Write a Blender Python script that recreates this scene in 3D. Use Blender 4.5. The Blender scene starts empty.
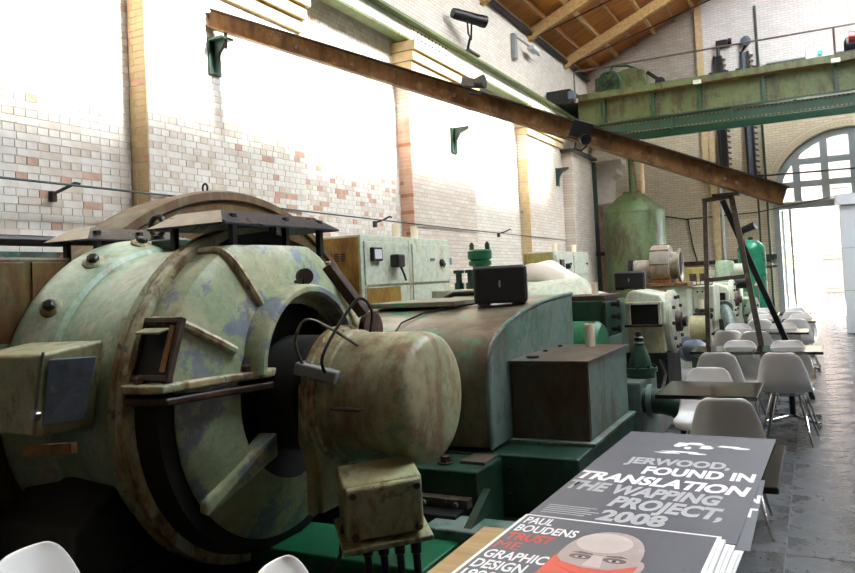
import bpy, bmesh, math, random
from mathutils import Vector, Matrix, Euler
random.seed(7)
SC = bpy.context.scene
COL = SC.collection

# ------------------------------------------------------------------ camera
F, CY, CAMH = 750.0, 251.769, 1.6
R_ = Vector((0.8871486, 0.4589863, -0.0479462))
U_ = Vector((0.0602130, -0.0121184, 0.9981120))
F_ = Vector((-0.4575387, 0.8883607, 0.0383878))
cam = bpy.data.objects.new('camera', bpy.data.cameras.new('camera'))
COL.objects.link(cam)
cam.matrix_world = Matrix(((R_.x, U_.x, -F_.x, 0), (R_.y, U_.y, -F_.y, 0), (R_.z, U_.z, -F_.z, CAMH), (0, 0, 0, 1)))
cam.data.sensor_width = 36.0
cam.data.lens = 36.0 * F / 855.0
cam.data.shift_y = (CY - 286.5) / 855.0
cam.data.clip_start = 0.02
cam.data.clip_end = 300
SC.camera = cam

def proj(p):
    d = Vector(p) - Vector((0, 0, CAMH)); z = d.dot(F_)
    return 427.5 + F * d.dot(R_) / z, CY - F * d.dot(U_) / z, z

# ------------------------------------------------------------------ light
w = bpy.data.worlds.new('sky'); SC.world = w; w.use_nodes = True
bg = w.node_tree.nodes['Background']
bg.inputs[0].default_value = (0.86, 0.93, 1.0, 1)
bg.inputs[1].default_value = 18.0
sun = bpy.data.objects.new('sun', bpy.data.lights.new('sun', 'SUN')); COL.objects.link(sun)
sun.data.energy = 13.0
sun.data.angle = math.radians(5.0)
sun.data.color = (1.0, 0.98, 0.94)
sun.rotation_euler = Vector((-1, -0.3, -0.8)).to_track_quat('-Z', 'Y').to_euler()
SC.view_settings.view_transform = 'Standard'
SC.view_settings.look = 'None'
SC.view_settings.gamma = 1.0
SC.view_settings.use_curve_mapping = False
SC.view_settings.exposure = 0.85
SC.cycles.use_denoising = True
SC.cycles.max_bounces = 10
SC.cycles.diffuse_bounces = 6
SC.cycles.sample_clamp_indirect = 12.0
SC.cycles.caustics_reflective = False

# ------------------------------------------------------------------ materials
def lin(h):
    h = h.lstrip('#'); o = []
    for i in (0, 2, 4):
        c = int(h[i:i + 2], 16) / 255.0
        o.append(c / 12.92 if c <= 0.04045 else ((c + 0.055) / 1.055) ** 2.4)
    return (o[0], o[1], o[2], 1.0)

class N:
    def __init__(s, name):
        s.m = bpy.data.materials.new(name); s.m.use_nodes = True
        s.t = s.m.node_tree; s.b = s.t.nodes['Principled BSDF']
        s.c = s.new('ShaderNodeTexCoord').outputs['Object']
    def new(s, t, **k):
        n = s.t.nodes.new(t)
        for a, v in k.items(): setattr(n, a, v)
        return n
    def link(s, a, b): s.t.links.new(a, b)
    def mapping(s, scale=(1, 1, 1), rot=(0, 0, 0), loc=(0, 0, 0)):
        n = s.new('ShaderNodeMapping'); s.link(s.c, n.inputs[0])
        n.inputs['Scale'].default_value = scale; n.inputs['Rotation'].default_value = rot; n.inputs['Location'].default_value = loc
        return n.outputs[0]
    def noise(s, scale, detail=5, rough=0.6, vec=None):
        n = s.new('ShaderNodeTexNoise'); s.link(vec or s.c, n.inputs['Vector'])
        n.inputs['Scale'].default_value = scale; n.inputs['Detail'].default_value = detail; n.inputs['Roughness'].default_value = rough
        return n.outputs['Fac']
    def ramp(s, fac, stops, const=False):
        n = s.new('ShaderNodeValToRGB'); s.link(fac, n.inputs[0]); e = n.color_ramp.elements
        while len(e) < len(stops): e.new(0.5)
        for i, (p, c) in enumerate(stops):
            e[i].position = p
            e[i].color = lin(c) if isinstance(c, str) else (c, c, c, 1)
        if const: n.color_ramp.interpolation = 'CONSTANT'
        return n.outputs[0]
    def mix(s, fac, a, b, mode='MIX'):
        n = s.new('ShaderNodeMix', data_type='RGBA', blend_type=mode)
        if isinstance(fac, float): n.inputs[0].default_value = fac
        else: s.link(fac, n.inputs[0])
        for v, i in ((a, 6), (b, 7)):
            if isinstance(v, str): n.inputs[i].default_value = lin(v)
            else: s.link(v, n.inputs[i])
        return n.outputs[2]
    def base(s, c):
        if isinstance(c, str): s.b.inputs['Base Color'].default_value = lin(c)
        else: s.link(c, s.b.inputs['Base Color'])
    def rough(s, r):
        if isinstance(r, (int, float)): s.b.inputs['Roughness'].default_value = r
        else: s.link(r, s.b.inputs['Roughness'])
    def bump(s, h, strength=0.3, dist=0.01):
        n = s.new('ShaderNodeBump'); s.link(h, n.inputs['Height'])
        n.inputs['Strength'].default_value = strength; n.inputs['Distance'].default_value = dist
        s.link(n.outputs[0], s.b.inputs['Normal'])

def plain(name, c, rough=0.5, metal=0.0, var=0.12, scale=6.0):
    n = N(name)
    f = n.noise(scale, 4)
    v = n.ramp(f, [(0.3, 1 - var), (0.7, 1.0)])
    n.base(n.mix(1.0, v, c, 'MULTIPLY'))
    n.rough(rough); n.b.inputs['Metallic'].default_value = metal
    return n.m

def paint(name, main, alt, chip, rust, rough=0.45, scale=2.5, alt_at=0.52, chip_at=0.66, rust_at=0.66, metal=0.0, streak=True, k=1.0):
    """weathered machine paint: two tones, chips down to an older coat, rusty streaks"""
    n = N(name)
    a = n.noise(scale, 6, 0.65)
    c = n.mix(n.ramp(a, [(alt_at - 0.06, 0.0), (alt_at + 0.04, 1.0)]), main, alt)
    b = n.noise(scale * 1.7, 9, 0.7, n.mapping(loc=(3.1, 7.7, 1.3)))
    c = n.mix(n.ramp(b, [(chip_at - 0.085, 0.0), (chip_at - 0.06, 0.9)]), c, chip)
    r = n.noise(scale * 2.2, 8, 0.7, n.mapping(scale=(1, 1, 0.35 if streak else 1), loc=(9.1, 2.2, 5.0)))
    c = n.mix(n.ramp(r, [(rust_at - 0.15, 0.0), (rust_at - 0.0, 0.9)]), c, rust)
    g = n.noise(14, 8, 0.75, n.mapping(loc=(1.5, 6.1, 2.7)))
    c = n.mix(0.6, c, n.ramp(g, [(0.32, 0.45), (0.58, 1.0)]), 'MULTIPLY')
    n.base(n.mix(1.0, c, '#%02x%02x%02x' % ((int(255 * k ** (1 / 2.2)),) * 3), 'MULTIPLY'))
    n.rough(n.ramp(a, [(0.3, rough - 0.1), (0.8, rough + 0.2)]))
    n.b.inputs['Metallic'].default_value = metal
    n.bump(b, 0.12, 0.01)
    return n.m

def brick_tex(name, c1, c2, mort, red, red_at, plane='YZ', bw=0.235, bh=0.076, msize=0.006):
    n = N(name)
    sx = n.new('ShaderNodeSeparateXYZ'); n.link(n.c, sx.inputs[0])
    cb = n.new('ShaderNodeCombineXYZ')
    n.link(sx.outputs[0 if plane == 'XZ' else 1], cb.inputs[0]); n.link(sx.outputs[2], cb.inputs[1])
    br = n.new('ShaderNodeTexBrick'); n.link(cb.outputs[0], br.inputs['Vector'])
    br.inputs['Scale'].default_value = 1.0
    br.inputs['Brick Width'].default_value = bw; br.inputs['Row Height'].default_value = bh
    br.inputs['Mortar Size'].default_value = msize; br.inputs['Mortar Smooth'].default_value = 0.3
    br.inputs['Color1'].default_value = lin(c1); br.inputs['Color2'].default_value = lin(c2); br.inputs['Mortar'].default_value = lin(mort)
    f = n.noise(1.1, 6, 0.7)
    f2 = n.noise(7.0, 3, 0.6, n.mapping(loc=(4, 4, 4), scale=(1, 1, 2.5)))
    mul = n.new('ShaderNodeMath', operation='ADD'); n.link(f, mul.inputs[0]); n.link(f2, mul.inputs[1])
    c = n.mix(n.ramp(mul.outputs[0], [(red_at, 0.0), (red_at + 0.06, 0.9)]), br.outputs['Color'], red)
    d = n.noise(0.9, 5, 0.6, n.mapping(loc=(8, 1, 2)))
    c = n.mix(0.5, c, n.ramp(d, [(0.3, 0.75), (0.65, 1.0)]), 'MULTIPLY')
    n.base(c); n.rough(0.8)
    n.bump(br.outputs['Fac'], -0.5, 0.006)
    return n.m

M = {}
def brickm(name, a, b):
    n = N(name)
    f = n.noise(5.0, 6, 0.65)
    n.base(n.ramp(f, [(0.3, a), (0.7, b)])); n.rough(0.75)
    n.bump(n.noise(70, 3), 0.25, 0.004)
    return n.m
M['brick_w'] = brickm('whitewashed brick', '#ddd6ca', '#f0ece4')
M['brick_d'] = brickm('worn whitewashed brick', '#cdbfae', '#e6ddd0')
M['brick_o'] = brickm('bare orange brick', '#bf927a', '#dbb9a4')
M['brick_r'] = brickm('bare red brick', '#a06a50', '#c08c6c')
M['mortar'] = brickm('pale mortar', '#bfb6a8', '#d8d0c4')
M['wall_far'] = brick_tex('painted brickwork', '#e4ded2', '#d8cfc0', '#b8aea0', '#b5805f', 1.22)
M['wall_far2'] = brick_tex('pier brickwork', '#dcd2c4', '#d0bfae', '#b0a494', '#a8623f', 1.12)
M['wall_tan'] = brick_tex('tan brickwork', '#c6b596', '#d2c4aa', '#a0937c', '#7a5a40', 1.3, 'XZ')
M['wall_red'] = brick_tex('red and tan brickwork', '#b89f86', '#b07a5c', '#8d7a66', '#7a3c2a', 1.0)
M['wall_up'] = brick_tex('white painted end brickwork', '#e2dedb', '#d8d2cd', '#b9b2ab', '#8d7a68', 1.3, 'XZ')
M['wall_grey'] = brick_tex('grey painted brickwork', '#b4b6b4', '#a8aaa8', '#8c8e8c', '#8a8478', 1.35)
M['wall_dark'] = brick_tex('bare dark brickwork', '#6a5648', '#5a483c', '#4c443c', '#4a3a30', 1.35, 'XZ')
M['wall_ext'] = brick_tex('sooty stock brickwork', '#5c4b45', '#52433e', '#6a5d56', '#3c302c', 1.3, 'XZ', 0.3, 0.1)
M['yardwood'] = plain('dark yard timber', '#4c4743', 0.7)
M['wall_up2'] = brick_tex('grey gable brickwork', '#b7aca0', '#a89b8c', '#8a7d70', '#7a6452', 1.25, 'XZ')
M['cream'] = plain('cream lime paint', '#d9bf92', 0.7, 0, 0.25, 9)
M['stone'] = plain('painted stone', '#ded6c8', 0.7, 0, 0.2, 5)
M['timber'] = None
def timber(name, a, b, sc=(0.5, 6, 6)):
    n = N(name)
    f = n.noise(3.0, 6, 0.6, n.mapping(scale=sc))
    n.base(n.ramp(f, [(0.3, a), (0.7, b)])); n.rough(0.6); n.bump(f, 0.1, 0.01)
    return n.m
def boards(name):
    n = N(name)
    wv = n.new('ShaderNodeTexWave', wave_type='BANDS', bands_direction='Y', wave_profile='SAW')
    n.link(n.c, wv.inputs['Vector']); wv.inputs['Scale'].default_value = 2.2; wv.inputs['Distortion'].default_value = 0
    f = n.noise(2.0, 6, 0.6, n.mapping(scale=(0.6, 5, 0.6)))
    c = n.ramp(f, [(0.3, '#a45e28'), (0.6, '#cc8538'), (0.75, '#d89a50')])
    c = n.mix(n.ramp(wv.outputs['Fac'], [(0.0, 1.0), (0.1, 0.0)]), c, '#4a2a12')
    n.base(c); n.rough(0.55)
    return n.m
M['boards'] = boards('varnished roof boards')
M['rafter'] = timber('pale rafter timber', '#b98f55', '#d8b880', (4, 1, 4))
M['purlin'] = timber('brown purlin timber', '#8f5c28', '#c08d52')
M['wood'] = timber('worn table wood', '#8f7448', '#b99a68')
M['pale'] = paint('pale green enamel', '#9dae8a', '#b4b692', '#7f8b9a', '#8a6a42', 0.42, 2.0, 0.55, 0.61, 0.70)
M['pale2'] = paint('mint green enamel', '#a3bda2', '#93ac8e', '#bcc4b0', '#7c6a48', 0.42, 2.2, 0.55, 0.66, 0.72)
M['ribm'] = paint('worn pale edge enamel', '#aeb695', '#b2a57c', '#6d6450', '#6a4a2c', 0.4, 5, 0.5, 0.66, 0.62)
M['dome'] = paint('scuffed olive enamel', '#949a76', '#a39c78', '#76906a', '#7a5c40', 0.5, 3.0, 0.5, 0.66, 0.62)
M['olive'] = paint('olive yellow enamel', '#a8a27a', '#9aa078', '#70683f', '#5c4428', 0.4, 3, 0.52, 0.7, 0.66)
M['cream2'] = paint('cream enamel', '#bdb894', '#b2b08c', '#8f8a66', '#7a6844', 0.45, 3, 0.52, 0.7, 0.68)
M['rustpanel'] = paint('rusty green sheet', '#7c7a4c', '#8a6c3a', '#6f8060', '#6b4420', 0.5, 2.2, 0.5, 0.66, 0.55, k=0.7)
M['cowl'] = paint('browned cowl enamel', '#6f6a57', '#7a6d58', '#4a8060', '#5a4634', 0.4, 1.6, 0.55, 0.62, 0.62)
M['teal'] = paint('teal green enamel', '#5e736b', '#6d7f78', '#3f6a58', '#4d4032', 0.4, 2.0, 0.5, 0.64, 0.66)
M['boxm'] = paint('dark browned sheet', '#4e4438', '#5b5246', '#3f5a4c', '#4a3222', 0.38, 2.0, 0.55, 0.66, 0.6)
M['deep'] = paint('deep green enamel', '#27513f', '#2f5f4a', '#3d6a58', '#2e2a20', 0.38, 2.4, 0.52, 0.68, 0.66, k=0.55)
M['bright'] = paint('bright green enamel', '#1f7a52', '#2a8a5e', '#3c9a74', '#24483a', 0.35, 2.4, 0.52, 0.72, 0.72, k=0.6)
M['bluegrey'] = paint('blue grey enamel', '#5f6c7c', '#6c7686', '#8a917c', '#5c5246', 0.45, 4, 0.55, 0.7, 0.7)
M['cabpale'] = paint('pale cabinet enamel', '#c6ceb9', '#c0c9b8', '#d3d3b8', '#b39a72', 0.45, 1.6, 0.55, 0.72, 0.68, k=1.0)
M['cabyel'] = paint('yellowed cabinet enamel', '#a88a44', '#b8923f', '#8f7a3a', '#8a5a22', 0.45, 1.8, 0.5, 0.7, 0.6, k=0.8)
M['cabolive'] = paint('olive yellow cabinet enamel', '#aea55c', '#b5a964', '#98955a', '#8a7638', 0.45, 1.8, 0.5, 0.7, 0.66, k=0.85)
M['tank'] = paint('tank green enamel', '#76905a', '#829a66', '#5f7a4c', '#5c4a30', 0.45, 1.2, 0.54, 0.72, 0.62, k=0.55)
M['crane'] = paint('crane light green', '#7b8a4e', '#86935a', '#5f7044', '#5a4a28', 0.5, 1.5, 0.55, 0.7, 0.62, k=0.5)
M['crane_d'] = paint('crane dark green', '#2f6b4a', '#356f50', '#24523a', '#33402a', 0.45, 1.5, 0.55, 0.7, 0.7, k=0.42)
M['girder'] = paint('pale girder paint', '#d8dcc8', '#cfd6bc', '#b8c4a0', '#a89a70', 0.5, 1.5, 0.6, 0.75, 0.72, k=1.0)
M['girder_g'] = paint('girder edge green', '#6f7f4a', '#7c8a54', '#a9a86a', '#6a5a30', 0.5, 2, 0.55, 0.7, 0.66, k=0.75)
M['rust'] = paint('rusted steel', '#8a6238', '#966e42', '#a88456', '#5c3a20', 0.55, 2.5, 0.5, 0.66, 0.62, 0.1, k=1.0)
M['rustdark'] = paint('dark rusted iron', '#4a3424', '#5a4030', '#6a5038', '#2e2018', 0.6, 4, 0.5, 0.66, 0.6, k=0.7)
M['steel'] = paint('brown grey steel', '#5a5148', '#6a5f54', '#8c7c66', '#5c4838', 0.4, 4, 0.5, 0.66, 0.7, 0.3, k=1.0)
M['black'] = plain('black metal', '#16171a', 0.4)
M['blackplastic'] = plain('black plastic', '#121318', 0.45)
M['canopy'] = paint('blue black sheet', '#2c3342', '#394050', '#55606e', '#6c6452', 0.3, 4, 0.58, 0.70, 0.76, 0.0, k=0.45)
M['nearside'] = plain('dusty cream sheet', '#a89c84', 0.5, 0, 0.3, 7)
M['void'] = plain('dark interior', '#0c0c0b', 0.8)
M['white'] = plain('white plastic shell', '#f0efec', 0.35, 0, 0.04, 2)
M['candle'] = plain('ivory wax', '#f0e6cc', 0.5, 0, 0.05, 9)
M['chrome'] = plain('chrome', '#c8c8c8', 0.18, 1.0, 0.05)
M['laminate'] = plain('black laminate', '#141414', 0.16, 0, 0.1)
M['grille'] = plain('black speaker mesh', '#101116', 0.55)
M['silver'] = plain('silver badge', '#9a9a9a', 0.3, 0.6)
M['galv'] = paint('galvanised blower metal', '#9a968c', '#a9a496', '#9a8a6c', '#7a6244', 0.4, 3, 0.52, 0.66, 0.68, 0.2, k=1.0)
M['bottle'] = paint('receiver green enamel', '#1f7f5c', '#268a66', '#3c9a7a', '#2e5a48', 0.3, 2, 0.55, 0.74, 0.74)
M['brass'] = plain('old brass', '#8a6a34', 0.4, 0.7)
M['concrete'] = plain('worn concrete', '#8d8a84', 0.7, 0, 0.3, 3)
M['pitfloor'] = paint('oily pit floor', '#2a2f28', '#33392e', '#3d4438', '#241f18', 0.5, 2, 0.5, 0.68, 0.6, k=0.45)
M['frame'] = plain('grey painted frame', '#8e9494', 0.5, 0, 0.15)
M['panelw'] = plain('white panel', '#d5dae0', 0.45, 0, 0.08, 1.2)
M['print'] = plain('charcoal print', '#5b5e66', 0.42, 0, 0.06, 3)
M['print2'] = plain('slate print', '#62656d', 0.42, 0, 0.06, 3)
M['ink_w'] = plain('white ink', '#eeeeee', 0.45, 0, 0.03)
M['ink_g'] = plain('grey ink', '#b3b5b8', 0.45, 0, 0.05)
M['ink_r'] = plain('red ink', '#d8452f', 0.45, 0, 0.06)
M['ink_s'] = plain('grey skin print', '#b3a29e', 0.45, 0, 0.15, 14)
M['ink_s2'] = plain('pale skin print', '#cbbcb6', 0.45, 0, 0.1, 14)
M['ink_d'] = plain('dark skin print', '#71615f', 0.45, 0, 0.1, 14)
M['ink_k'] = plain('black print', '#2c2a2c', 0.45)
M['ink_o'] = plain('salmon red print', '#e0604a', 0.45, 0, 0.15, 20)
M['paper'] = plain('white paper', '#ececea', 0.6, 0, 0.04)
M['cloth'] = plain('cream dust sheet', '#d6cfc0', 0.8, 0, 0.1, 5)
M['led'] = plain('teal lens', '#35c0b8', 0.2)
M['red'] = plain('red lens', '#8a1f1c', 0.3)
M['pave'] = plain('sunlit paving', '#c9c4ba', 0.8, 0, 0.1, 1)
M['leaf'] = plain('yellow green leaves', '#a8a860', 0.6, 0, 0.4, 9)
M['bark'] = plain('tree bark', '#6a5a44', 0.8)
def floor_mat():
    n = N('wet black slate')
    f = n.noise(1.3, 6, 0.65); g = n.noise(9.0, 5, 0.7)
    c = n.ramp(f, [(0.3, '#33363a'), (0.7, '#4a4d50')])
    c = n.mix(0.5, c, n.ramp(g, [(0.35, 0.6), (0.7, 1.0)]), 'MULTIPLY')
    n.base(c)
    n.rough(n.ramp(n.noise(3.0, 6, 0.7, n.mapping(loc=(5, 5, 5))), [(0.35, 0.12), (0.65, 0.42)]))
    n.bump(n.noise(26, 5, 0.65), 0.22, 0.01)
    return n.m
M['slate'] = floor_mat()
M['joint'] = plain('slab joint', '#55575a', 0.5)

# ------------------------------------------------------------------ mesh helpers
class MB:
    def __init__(s): s.v = []; s.f = []; s.mi = []
    def add(s, vs, fs, m=0):
        o = len(s.v); s.v += [tuple(x) for x in vs]
        s.f += [tuple(i + o for i in f) for f in fs]; s.mi += [m] * len(fs); return s
    def hexa(s, p, m=0):
        return s.add(p, [(0, 3, 2, 1), (4, 5, 6, 7), (0, 1, 5, 4), (1, 2, 6, 5), (2, 3, 7, 6), (3, 0, 4, 7)], m)
    def box(s, x0, x1, y0, y1, z0, z1, m=0):
        return s.hexa([(x0, y0, z0), (x1, y0, z0), (x1, y1, z0), (x0, y1, z0), (x0, y0, z1), (x1, y0, z1), (x1, y1, z1), (x0, y1, z1)], m)
    def obox(s, c, size, rot=(0, 0, 0), m=0):
        R = Euler(rot).to_matrix() if not isinstance(rot, Matrix) else rot
        a, b, d = size[0] / 2, size[1] / 2, size[2] / 2; c = Vector(c)
        return s.hexa([c + R @ Vector(q) for q in ((-a, -b, -d), (a, -b, -d), (a, b, -d), (-a, b, -d), (-a, -b, d), (a, -b, d), (a, b, d), (-a, b, d))], m)
    def bar(s, p0, p1, w, h, up=(0, 0, 1), m=0):
        p0, p1 = Vector(p0), Vector(p1); d = (p1 - p0); L = d.length; d.normalize()
        u = Vector(up); sd = d.cross(u).normalized(); u = sd.cross(d)
        R = Matrix((d, sd, u)).transposed()
        return s.obox((p0 + p1) / 2, (L, w, h), R, m)
    def lathe(s, prof, o, ax, n=32, a0=0.0, a1=360.0, m=0, sx=1.0, sy=1.0):
        o, ax = Vector(o), Vector(ax).normalized()
        if abs(ax.x) > 0.9: e1, e2 = Vector((0, 1, 0)), Vector((0, 0, 1))
        else:
            e1 = ax.orthogonal().normalized() if abs(ax.z) < 0.9 else Vector((1, 0, 0))
            e1 = (e1 - ax * e1.dot(ax)).normalized(); e2 = ax.cross(e1)
        full = abs(a1 - a0) >= 359.9; k = n if full else n + 1
        vs = []
        for t, r in prof:
            for i in range(k):
                a = math.radians(a0 + (a1 - a0) * i / n)
                vs.append(o + ax * t + e1 * (r * math.cos(a) * sx) + e2 * (r * math.sin(a) * sy))
        fs = []
        for j in range(len(prof) - 1):
            for i in range(n):
                i2 = (i + 1) % k
                fs.append((j * k + i, j * k + i2, (j + 1) * k + i2, (j + 1) * k + i))
        if full:
            if prof[0][1] > 1e-4: fs.append(tuple(range(k)))
            if prof[-1][1] > 1e-4: fs.append(tuple((len(prof) - 1) * k + i for i in range(k)))
        return s.add(vs, fs, m)
    def cyl(s, p0, p1, r0, r1=None, n=16, m=0):
        p0, p1 = Vector(p0), Vector(p1)
        return s.lathe([(0, r0), ((p1 - p0).length, r0 if r1 is None else r1)], p0, p1 - p0, n, m=m)
    def prism(s, pts, axis, d0, d1, m=0):
        k = len(pts)
        def P(a, b, d): return (d, a, b) if axis == 'X' else ((a, d, b) if axis == 'Y' else (a, b, d))
        vs = [P(a, b, d0) for a, b in pts] + [P(a, b, d1) for a, b in pts]
        fs = [tuple(range(k))[::-1], tuple(range(k, 2 * k))] + [(i, (i + 1) % k, (i + 1) % k + k, i + k) for i in range(k)]
        return s.add(vs, fs, m)
    def tube(s, path, r, n=8, m=0, closed=False):
        P = [Vector(p) for p in path]; k = len(P); vs = []
        prev = None
        for i in range(k):
            if closed: t = P[(i + 1) % k] - P[i - 1]
            else: t = P[min(i + 1, k - 1)] - P[max(i - 1, 0)]
            t.normalize()
            e = t.orthogonal().normalized() if prev is None else (prev - t * prev.dot(t)).normalized()
            prev = e; f = t.cross(e)
            for j in range(n):
                a = 2 * math.pi * j / n
                vs.append(P[i] + e * (r * math.cos(a)) + f * (r * math.sin(a)))
        fs = []
        for i in range(k if closed else k - 1):
            i2 = (i + 1) % k
            for j in range(n):
                j2 = (j + 1) % n
                fs.append((i * n + j, i * n + j2, i2 * n + j2, i2 * n + j))
        if not closed: fs += [tuple(range(n))[::-1], tuple((k - 1) * n + j for j in range(n))]
        return s.add(vs, fs, m)
    def sphere(s, c, r, n=14, sc=(1, 1, 1), m=0):
        k = n // 2
        o = len(s.v)
        prof = [(-r * math.cos(math.pi * i / k), max(r * math.sin(math.pi * i / k), 0.0)) for i in range(k + 1)]
        s.lathe(prof, (0, 0, 0), (0, 0, 1), n, m=m)
        c = Vector(c)
        for i in range(o, len(s.v)):
            q = s.v[i]; s.v[i] = (c.x + q[0] * sc[0], c.y + q[1] * sc[1], c.z + q[2] * sc[2])
        return s
    def mesh(s, name, mats, angle=35):
        me = bpy.data.meshes.new(name); me.from_pydata(s.v, [], s.f)
        for mt in (mats if isinstance(mats, (list, tuple)) else [mats]): me.materials.append(M[mt] if isinstance(mt, str) else mt)
        if any(s.mi): me.polygons.foreach_set('material_index', s.mi)
        bm = bmesh.new(); bm.from_mesh(me)
        bmesh.ops.remove_doubles(bm, verts=bm.verts, dist=1e-6)
        bmesh.ops.recalc_face_normals(bm, faces=bm.faces); bm.to_mesh(me); bm.free()
        if angle:
            me.shade_smooth(); me.set_sharp_from_angle(angle=math.radians(angle))
        return me
    def build(s, name, mats, parent=None, angle=35, bevel=0.0, seg=2):
        return link(name, s.mesh(name, mats, angle), parent, bevel, seg)

def winv(p):
    return p.matrix_basis.inverted() if p.type == 'EMPTY' else Matrix.Identity(4)
def link(name, me, parent=None, bevel=0.0, seg=2):
    o = bpy.data.objects.new(name, me); COL.objects.link(o)
    if parent is not None:
        o.parent = parent; o.matrix_parent_inverse = winv(parent)
    if bevel:
        b = o.modifiers.new('bevel', 'BEVEL'); b.width = bevel; b.segments = seg; b.limit_method = 'ANGLE'; b.angle_limit = math.radians(40)
        b.harden_normals = False
    return o
def tag(o, label, cat, group=None):
    o['label'] = label; o['category'] = cat
    if group: o['group'] = group
    return o
def thing(name, label, cat, loc=(0, 0, 0), group=None):
    o = bpy.data.objects.new(name, None); COL.objects.link(o); o.empty_display_size = 0.1
    o.location = loc; o.matrix_basis = Matrix.Translation(loc)
    return tag(o, label, cat, group)
def structure(o): o['kind'] = 'structure'; return o
def copy_tree(root, mat, label=None):
    r = root.copy(); COL.objects.link(r); r.matrix_basis = mat
    if label: r['label'] = label
    for ch in list(root.children):
        c = ch.copy(); COL.objects.link(c); c.parent = r
        for g in list(ch.children):
            d = g.copy(); COL.objects.link(d); d.parent = c
    return r

def lettering(body, parent, mat, x0, y0, z, wd, ht, rot=0.0, bold=0.045, shear=0.0, name='lettering', frame=None):
    """flat printed words lying at (x0, y0), reading along +X, tops towards +Y"""
    cu = bpy.data.curves.new('t', 'FONT'); cu.body = body; cu.size = 1; cu.offset = bold; cu.resolution_u = 3
    ob = bpy.data.objects.new('t', cu); COL.objects.link(ob)
    dg = bpy.context.evaluated_depsgraph_get()
    me = bpy.data.meshes.new_from_object(ob.evaluated_get(dg))
    bpy.data.objects.remove(ob); bpy.data.curves.remove(cu)
    xs = [v.co.x for v in me.vertices]; ys = [v.co.y for v in me.vertices]
    a, b, c, d = min(xs), max(xs), min(0.0, 0.0), 0.73
    for v in me.vertices:
        x = (v.co.x - a) / (b - a) * wd; y = (v.co.y - c) / (d - c) * ht
        x += shear * y
        if frame: v.co = frame(x, y)
        else:
            cr, sr = math.cos(rot), math.sin(rot)
            v.co = (x0 + x * cr - y * sr, y0 + x * sr + y * cr, z)
    me.materials.clear(); me.materials.append(M[mat])
    return link(name, me, parent)

# ================================================================== THE HALL
WX, PX = -6.5, -6.23            # recessed bay face, pier face of the long wall
EY = 25.0                      # end wall
def roof_z(x): return 8.35 + 0.44 * (x + 6.5) if x < 1.0 else 8.35 + 0.44 * (8.5 - x)

# ---- floor of slate slabs
fl = MB().box(-1.42, 9.0, -4.0, 25.4, -0.25, -0.012).build('floor', 'joint', None, 0)
structure(fl)
slab_cache = {}
def slab(x0, x1, y0, y1):
    k = (round(x1 - x0, 2), round(y1 - y0, 2))
    if k not in slab_cache:
        slab_cache[k] = MB().box(-k[0] / 2 + .004, k[0] / 2 - .004, -k[1] / 2 + .004, k[1] / 2 - .004, -0.03, 0).mesh('paving_slab', 'slate', 0)
    o = link('paving_slab', slab_cache[k], fl); o.location = ((x0 + x1) / 2, (y0 + y1) / 2, random.uniform(-0.002, 0.001))
xs = [-1.42, -0.24, 0.36, 0.96, 1.56, 2.16]
random.seed(3)
for i in range(len(xs) - 1):
    y = 0.4 - 0.3 * (i % 3)
    while y < 24.9:
        L = random.choice([0.9, 1.2, 0.6, 0.9]); y2 = min(y + L, 25.0)
        slab(xs[i], xs[i + 1], y, y2); y = y2
rest = MB()
for i in range(11):
    y = -4.0
    while y < 25:
        y2 = min(y + random.choice([0.9, 1.2]), 25.0)
        rest.box(2.16 + .6 * i + .004, 2.16 + .6 * (i + 1) - .004, y + .004, y2 - .004, -0.03, 0); y = y2
o = rest.build('side_paving', 'slate', fl, 0); o['kind'] = 'stuff'
rest = MB().box(-1.42, 2.16, -4.0, -0.21, -0.03, 0).build('paving_slab', 'slate', fl, 0)
pit = MB().box(-6.5, -1.42, -4.0, 25.0, -0.4, -0.05).build('floor_pit', 'pitfloor', None, 0); structure(pit)
kerb = structure(MB().box(-2.6, -1.42, 6.62, 20.5, -0.05, 0.2).build('trim_1', 'concrete', None, 0, 0.015))
kerb2 = structure(MB().box(-1.56, -1.42, -2.0, 6.6, -0.05, 0.06).build('trim_2', 'concrete', None, 0, 0.01))

# ---- long brick wall on the left
wall = MB().box(-7.0, WX - 0.008, -4.0, 11.65, -0.1, 8.4).box(WX - 0.01, PX - 0.008, 5.735, 8.49, -0.1, 5.9).build('wall_left', 'mortar', None, 0)
structure(wall)
MB().box(-7.0, WX, 11.65, 25.4, -0.1, 8.4).build('brickwork', 'wall_far', wall, 0)
BM_ = ['brick_w', 'brick_d', 'brick_o', 'brick_r']
bricks = []       # (cx, cy, cz, sx, sy, sz, material)
def pick(y, z, orange=0.0):
    patch = (7.0 < y < 11.6 and 1.8 < z < 3.4 and random.random() < 0.08) or (5.0 > y and z < 2.75 and random.random() < 0.10)
    if random.random() < orange: return random.choice([2, 2, 3])
    if patch: return 2
    r = random.random()
    return 2 if r < 0.009 else (1 if r < 0.28 else 0)
def courses(y0, y1, z0, z1, X, orange=0.0):
    z = z0; k = 0
    while z < z1 - 0.01:
        h = 0.0755; L = 0.232 if k % 2 else 0.1175
        y = y0 - (0.06 if k % 2 == 0 else 0.0)
        while y < y1 - 0.01:
            a, b = max(y, y0), min(y + L, y1)
            if b - a > 0.03:
                bricks.append((X - 0.012 + random.uniform(-.002, .0015), (a + b) / 2, z + h / 2, 0.03, b - a - 0.007, h - 0.007, pick(y, z, orange)))
            y += L
        z += h; k += 1
courses(1.4, 5.73, 0.9, 8.35, WX)
courses(5.73, 8.5, 1.2, 5.85, PX)
courses(5.73, 8.5, 5.9, 8.35, WX)
courses(8.5, 11.65, 1.2, 8.35, WX)
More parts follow.
